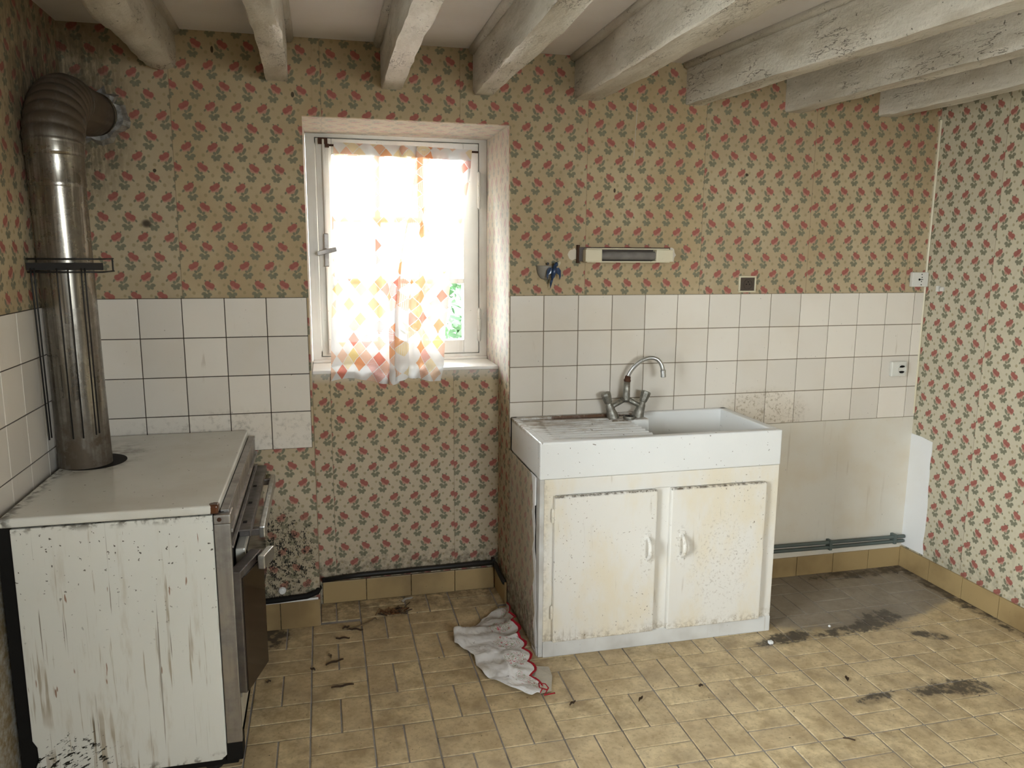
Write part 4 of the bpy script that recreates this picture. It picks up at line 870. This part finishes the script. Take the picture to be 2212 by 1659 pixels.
def nap(s, t):
    l, r = along(LE, t), along(RE, t); p = l.lerp(r, s)
    z = 0.010 + 0.010 * (0.5 + 0.5 * sin(p.y * 48 + p.x * 22)) * (0.4 + 0.6 * sin(pi * s)) + 0.010 * mnoise.noise(Vector((p.x * 22, p.y * 22, 0))) + 0.006 * abs(mnoise.noise(Vector((p.x * 46, p.y * 46, 3))))
    z += 0.022 * math.exp(-((p.y + 0.235 - (p.x - 1.2) * 0.12) / 0.020) ** 2) * (1 - 0.7 * s) + 0.020 * math.exp(-((p.x - 1.15) / 0.03) ** 2 - ((p.y + 0.28) / 0.06) ** 2)
    z += 0.018 * math.exp(-((p.x - 1.29) / 0.012) ** 2 - ((p.y + 0.53) / 0.05) ** 2)
    if s > 0.8 and t < 0.45: z += (s - 0.8) * 0.10
    return (p.x, p.y, max(0.004, z))
nk = thing('embroidered_cloth', (1.28, -0.38, 0.0), 'crumpled white cloth embroidered in red and green lying beside the cupboard', 'cloth')
m = MB(); m.grid(nap, 60, 120, lambda s, t: (s, t)); m.build('linen_panel', M['napkin'], nk, smooth=True, solid=0.0012)
MB().tube([tuple(Vector(nap(1.0, k / 60)) + Vector((0, 0, 0.001))) for k in range(61)], 0.0022, 6).build('red_scalloped_edge', M['red'], nk, smooth=True)
FLP = [(1.370, -0.585), (1.392, -0.541), (1.449, -0.547), (1.44, -0.62), (1.412, -0.705), (1.366, -0.722)]
MB().poly([(x, y, 0.005 + 0.006 * (i % 2)) for i, (x, y) in enumerate(FLP)], (0, 0, -0.0012)).build('turned_corner', M['linen'], nk)
MB().tube([(1.398, -0.702, 0.008), (1.372, -0.69, 0.012), (1.378, -0.66, 0.012), (1.40, -0.665, 0.009), (1.405, -0.690, 0.007), (1.38, -0.728, 0.006), (1.42, -0.722, 0.005)], 0.0028, 6).build('red_loop', M['red'], nk, smooth=True)

# ------------------------------------------------------------------ litter on the floor
def leafmesh(name, x, y, L, W, a, mat, label, cat='leaf', group=None, curl=0.006):
    q = MB(); ca, sa = cos(a), sin(a)
    def f(s, t):
        u = (s - 0.5) * L; ww = W * 0.5 * sin(pi * min(1, max(0, s))) ** 0.8; vv = (t - 0.5) * 2 * ww
        return (x + u * ca - vv * sa, y + u * sa + vv * ca, 0.003 + curl * abs(t - 0.5) * 2 + 0.004 * abs(sin(s * 5 + L * 90)))
    q.grid(f, 10, 4); return tag(q.build(name, mat, solid=0.0012), label, cat, group)
def twigmesh(x, y, pts, r, mat, label, cat='twig', name='dry_twig', group=None):
    q = MB(); q.tube([(x + a, y + b, r + c) for a, b, c in pts], r, 6); return tag(q.build(name, mat, smooth=True), label, cat, group)
dl = thing('withered_plant', (0.92, 0.02, 0.0), 'tangled orange-brown withered plant on the floor under the window', 'dried plant')
for k in range(26):
    a = random.uniform(0, 2 * pi); r = random.uniform(0.01, 0.07); cx, cy = random.choice(((0.895, 0.035), (0.905, 0.03), (0.955, 0.03), (0.92, 0.045)))
    MB().tube([(cx + r * .3 * cos(a), cy + r * .2 * sin(a), 0.004), (cx + r * cos(a), cy + r * .5 * sin(a), random.uniform(.006, .022)), (cx + r * cos(a + .9), cy + r * .5 * sin(a + .9), 0.004)], random.uniform(.0015, .0042), 5).build('withered_stem', M['rustleaf'] if k % 3 else M['leaf'], dl, smooth=True)
twigmesh(0.955, 0.05, [(0, 0, 0), (.02, .03, .004), (.045, .07, .002)], 0.0014, M['leaf'], 'thin dark stalk pointing away from the withered plant')
twigmesh(0.72, -0.075, [(0, 0, 0), (.04, .006, .004), (.09, .03, .006), (.12, .07, .003), (.125, .062, 0)], 0.0032, M['twig'], 'pale bent twig on the floor in front of the window bay')
leafmesh('dead_leaf', 0.715, -0.065, 0.03, 0.014, 0.3, M['leaf'], 'dark curled leaf at the end of the pale twig')
leafmesh('dead_leaf', 0.755, -0.092, 0.06, 0.008, -0.35, M['leaf'], 'narrow dark leaf just in front of the pale twig')
leafmesh('dead_leaf', 0.70, -0.155, 0.055, 0.010, -0.1, M['leaf'], 'narrow dark leaf between the pale twig and the seed pod')
leafmesh('seed_pod', 0.648, -0.285, 0.03, 0.014, 1.9, M['twig'], 'small brown oval seed pod on the floor tiles', 'seed pod')
leafmesh('dead_leaf', 0.665, -0.335, 0.07, 0.010, 0.35, M['leaf'], 'long dark leaf below the brown seed pod')
leafmesh('dead_leaf', 0.585, -0.37, 0.02, 0.010, -0.5, M['leaf'], 'tiny dark leaf scrap left of the seed pod')
leafmesh('dead_leaf', 0.69, -0.51, 0.08, 0.009, 0.1, M['leaf'], 'thin blackish leaf on the tiles in front of the window bay, nearest the camera')
leafmesh('dead_leaf', 0.43, -0.42, 0.018, 0.011, 0.6, M['leaf'], 'dark leaf scrap on the floor beside the stove')
tag(MB().poly([(0.965, 0.150, 0.001), (0.985, 0.165, 0.004), (1.02, 0.172, 0.002), (1.01, 0.158, 0.001), (0.985, 0.15, 0.003), (0.97, 0.13, 0.001)], (0, 0, 0.0012)).build('paper_scrap', M['paperw']), 'torn white paper scrap on the floor near the skirting under the window', 'paper')
tag(MB().box(2.358, 2.376, -0.582, -0.566, 0.001, 0.013).build('plaster_crumb', M['patchp'], bevel=0.003), 'small white cube-like crumb at the right foot of the cupboard', 'crumb')
tag(MB().lathe((2.395, -0.44, 0.0005), (0, 0, 1), [(0, .007), (.006, .006), (.009, .002)], 6).build('plaster_crumb', M['patchp']), 'tiny white crumb beside the cupboard side on the dark floor stain', 'crumb')
tag(MB().lathe((2.69, -0.50, 0.0005), (0, 0, 1), [(0, .006), (.005, .005), (.007, .002)], 6).build('plaster_crumb', M['patchp']), 'tiny white crumb on the floor right of the cupboard', 'crumb')
twigmesh(2.255, -1.19, [(0, 0.012, 0), (.015, .004, .001), (.03, -.008, 0)], 0.0022, M['leaf'], 'short black straight twig lying on the ochre tiles')
leafmesh('dead_leaf', 2.49, -0.88, 0.028, 0.014, 1.2, M['leaf'], 'black leaf scrap in the middle of the right-hand floor')
leafmesh('dead_leaf', 1.945, -0.80, 0.018, 0.011, 0.1, M['leaf'], 'small dark seed-like scrap on the floor in front of the cupboard doors', 'leaf')
leafmesh('dead_leaf', 1.46, -0.80, 0.03, 0.009, 0.5, M['leaf'], 'dark leaf scrap right of the embroidered cloth')
leafmesh('dead_leaf', 1.70, -0.83, 0.03, 0.010, 0.7, M['leaf'], 'dark leaf scrap in front of the left cupboard door')
tag(MB().tube([(1.937, -0.06, 2.155), (1.938, -0.045, 2.05), (1.939, -0.03, 1.93)], 0.0009, 5).build('hanging_thread', M['paperw']), 'thin pale thread hanging from the fifth ceiling beam', 'thread')

# ------------------------------------------------------------------ outdoors
m = MB(); m.box(-30, 30, 0.62, 40, -0.4, -0.25); g = m.build('garden_ground', M['gravel']); tag(g, 'pale gravel ground outside the window', 'ground', kind='structure')
m = MB(); m.box(-40, XL - 0.3, -30, 0.62, -0.4, -0.25); m.box(XL - 0.3, 40, -30, YF - 0.3, -0.4, -0.25); g = m.build('yard_ground', M['gravel']); tag(g, 'pale yard ground outside the left wall', 'ground', kind='structure')
def bush(cx, cy, cz, r, n, label):
    root = thing('garden_bush', (cx, cy, -0.25), label, 'bush'); q = MB()
    for k in range(n):
        d = Vector((random.gauss(0, 1), random.gauss(0, 1), random.gauss(0, 1))).normalized() * r * random.uniform(.55, 1.05)
        c = Vector((cx, cy, cz)) + Vector((d.x, d.y * .8, d.z)); a = Vector((random.uniform(-1, 1), random.uniform(-1, 1), random.uniform(-1, .4))).normalized(); b = a.cross(Vector((random.uniform(-1, 1), random.uniform(-1, 1), random.uniform(-1, 1)))).normalized()
        L, W_ = random.uniform(.05, .12), random.uniform(.02, .04)
        q.add([c - a * L, c + b * W_, c + a * L, c - b * W_], [(0, 1, 2, 3)])
    q.build('foliage', M['leafg'], root)
    MB().tube([(cx, cy, -0.25), (cx + .05, cy, cz)], [0.05, 0.03], 8).build('stem', M['bark'], root)
bush(1.95, 2.4, 0.75, 0.75, 1600, 'sunlit green bush seen through the lower right window panes')

for o in list(bpy.data.objects):
    if '_o' in o: del o['_o']
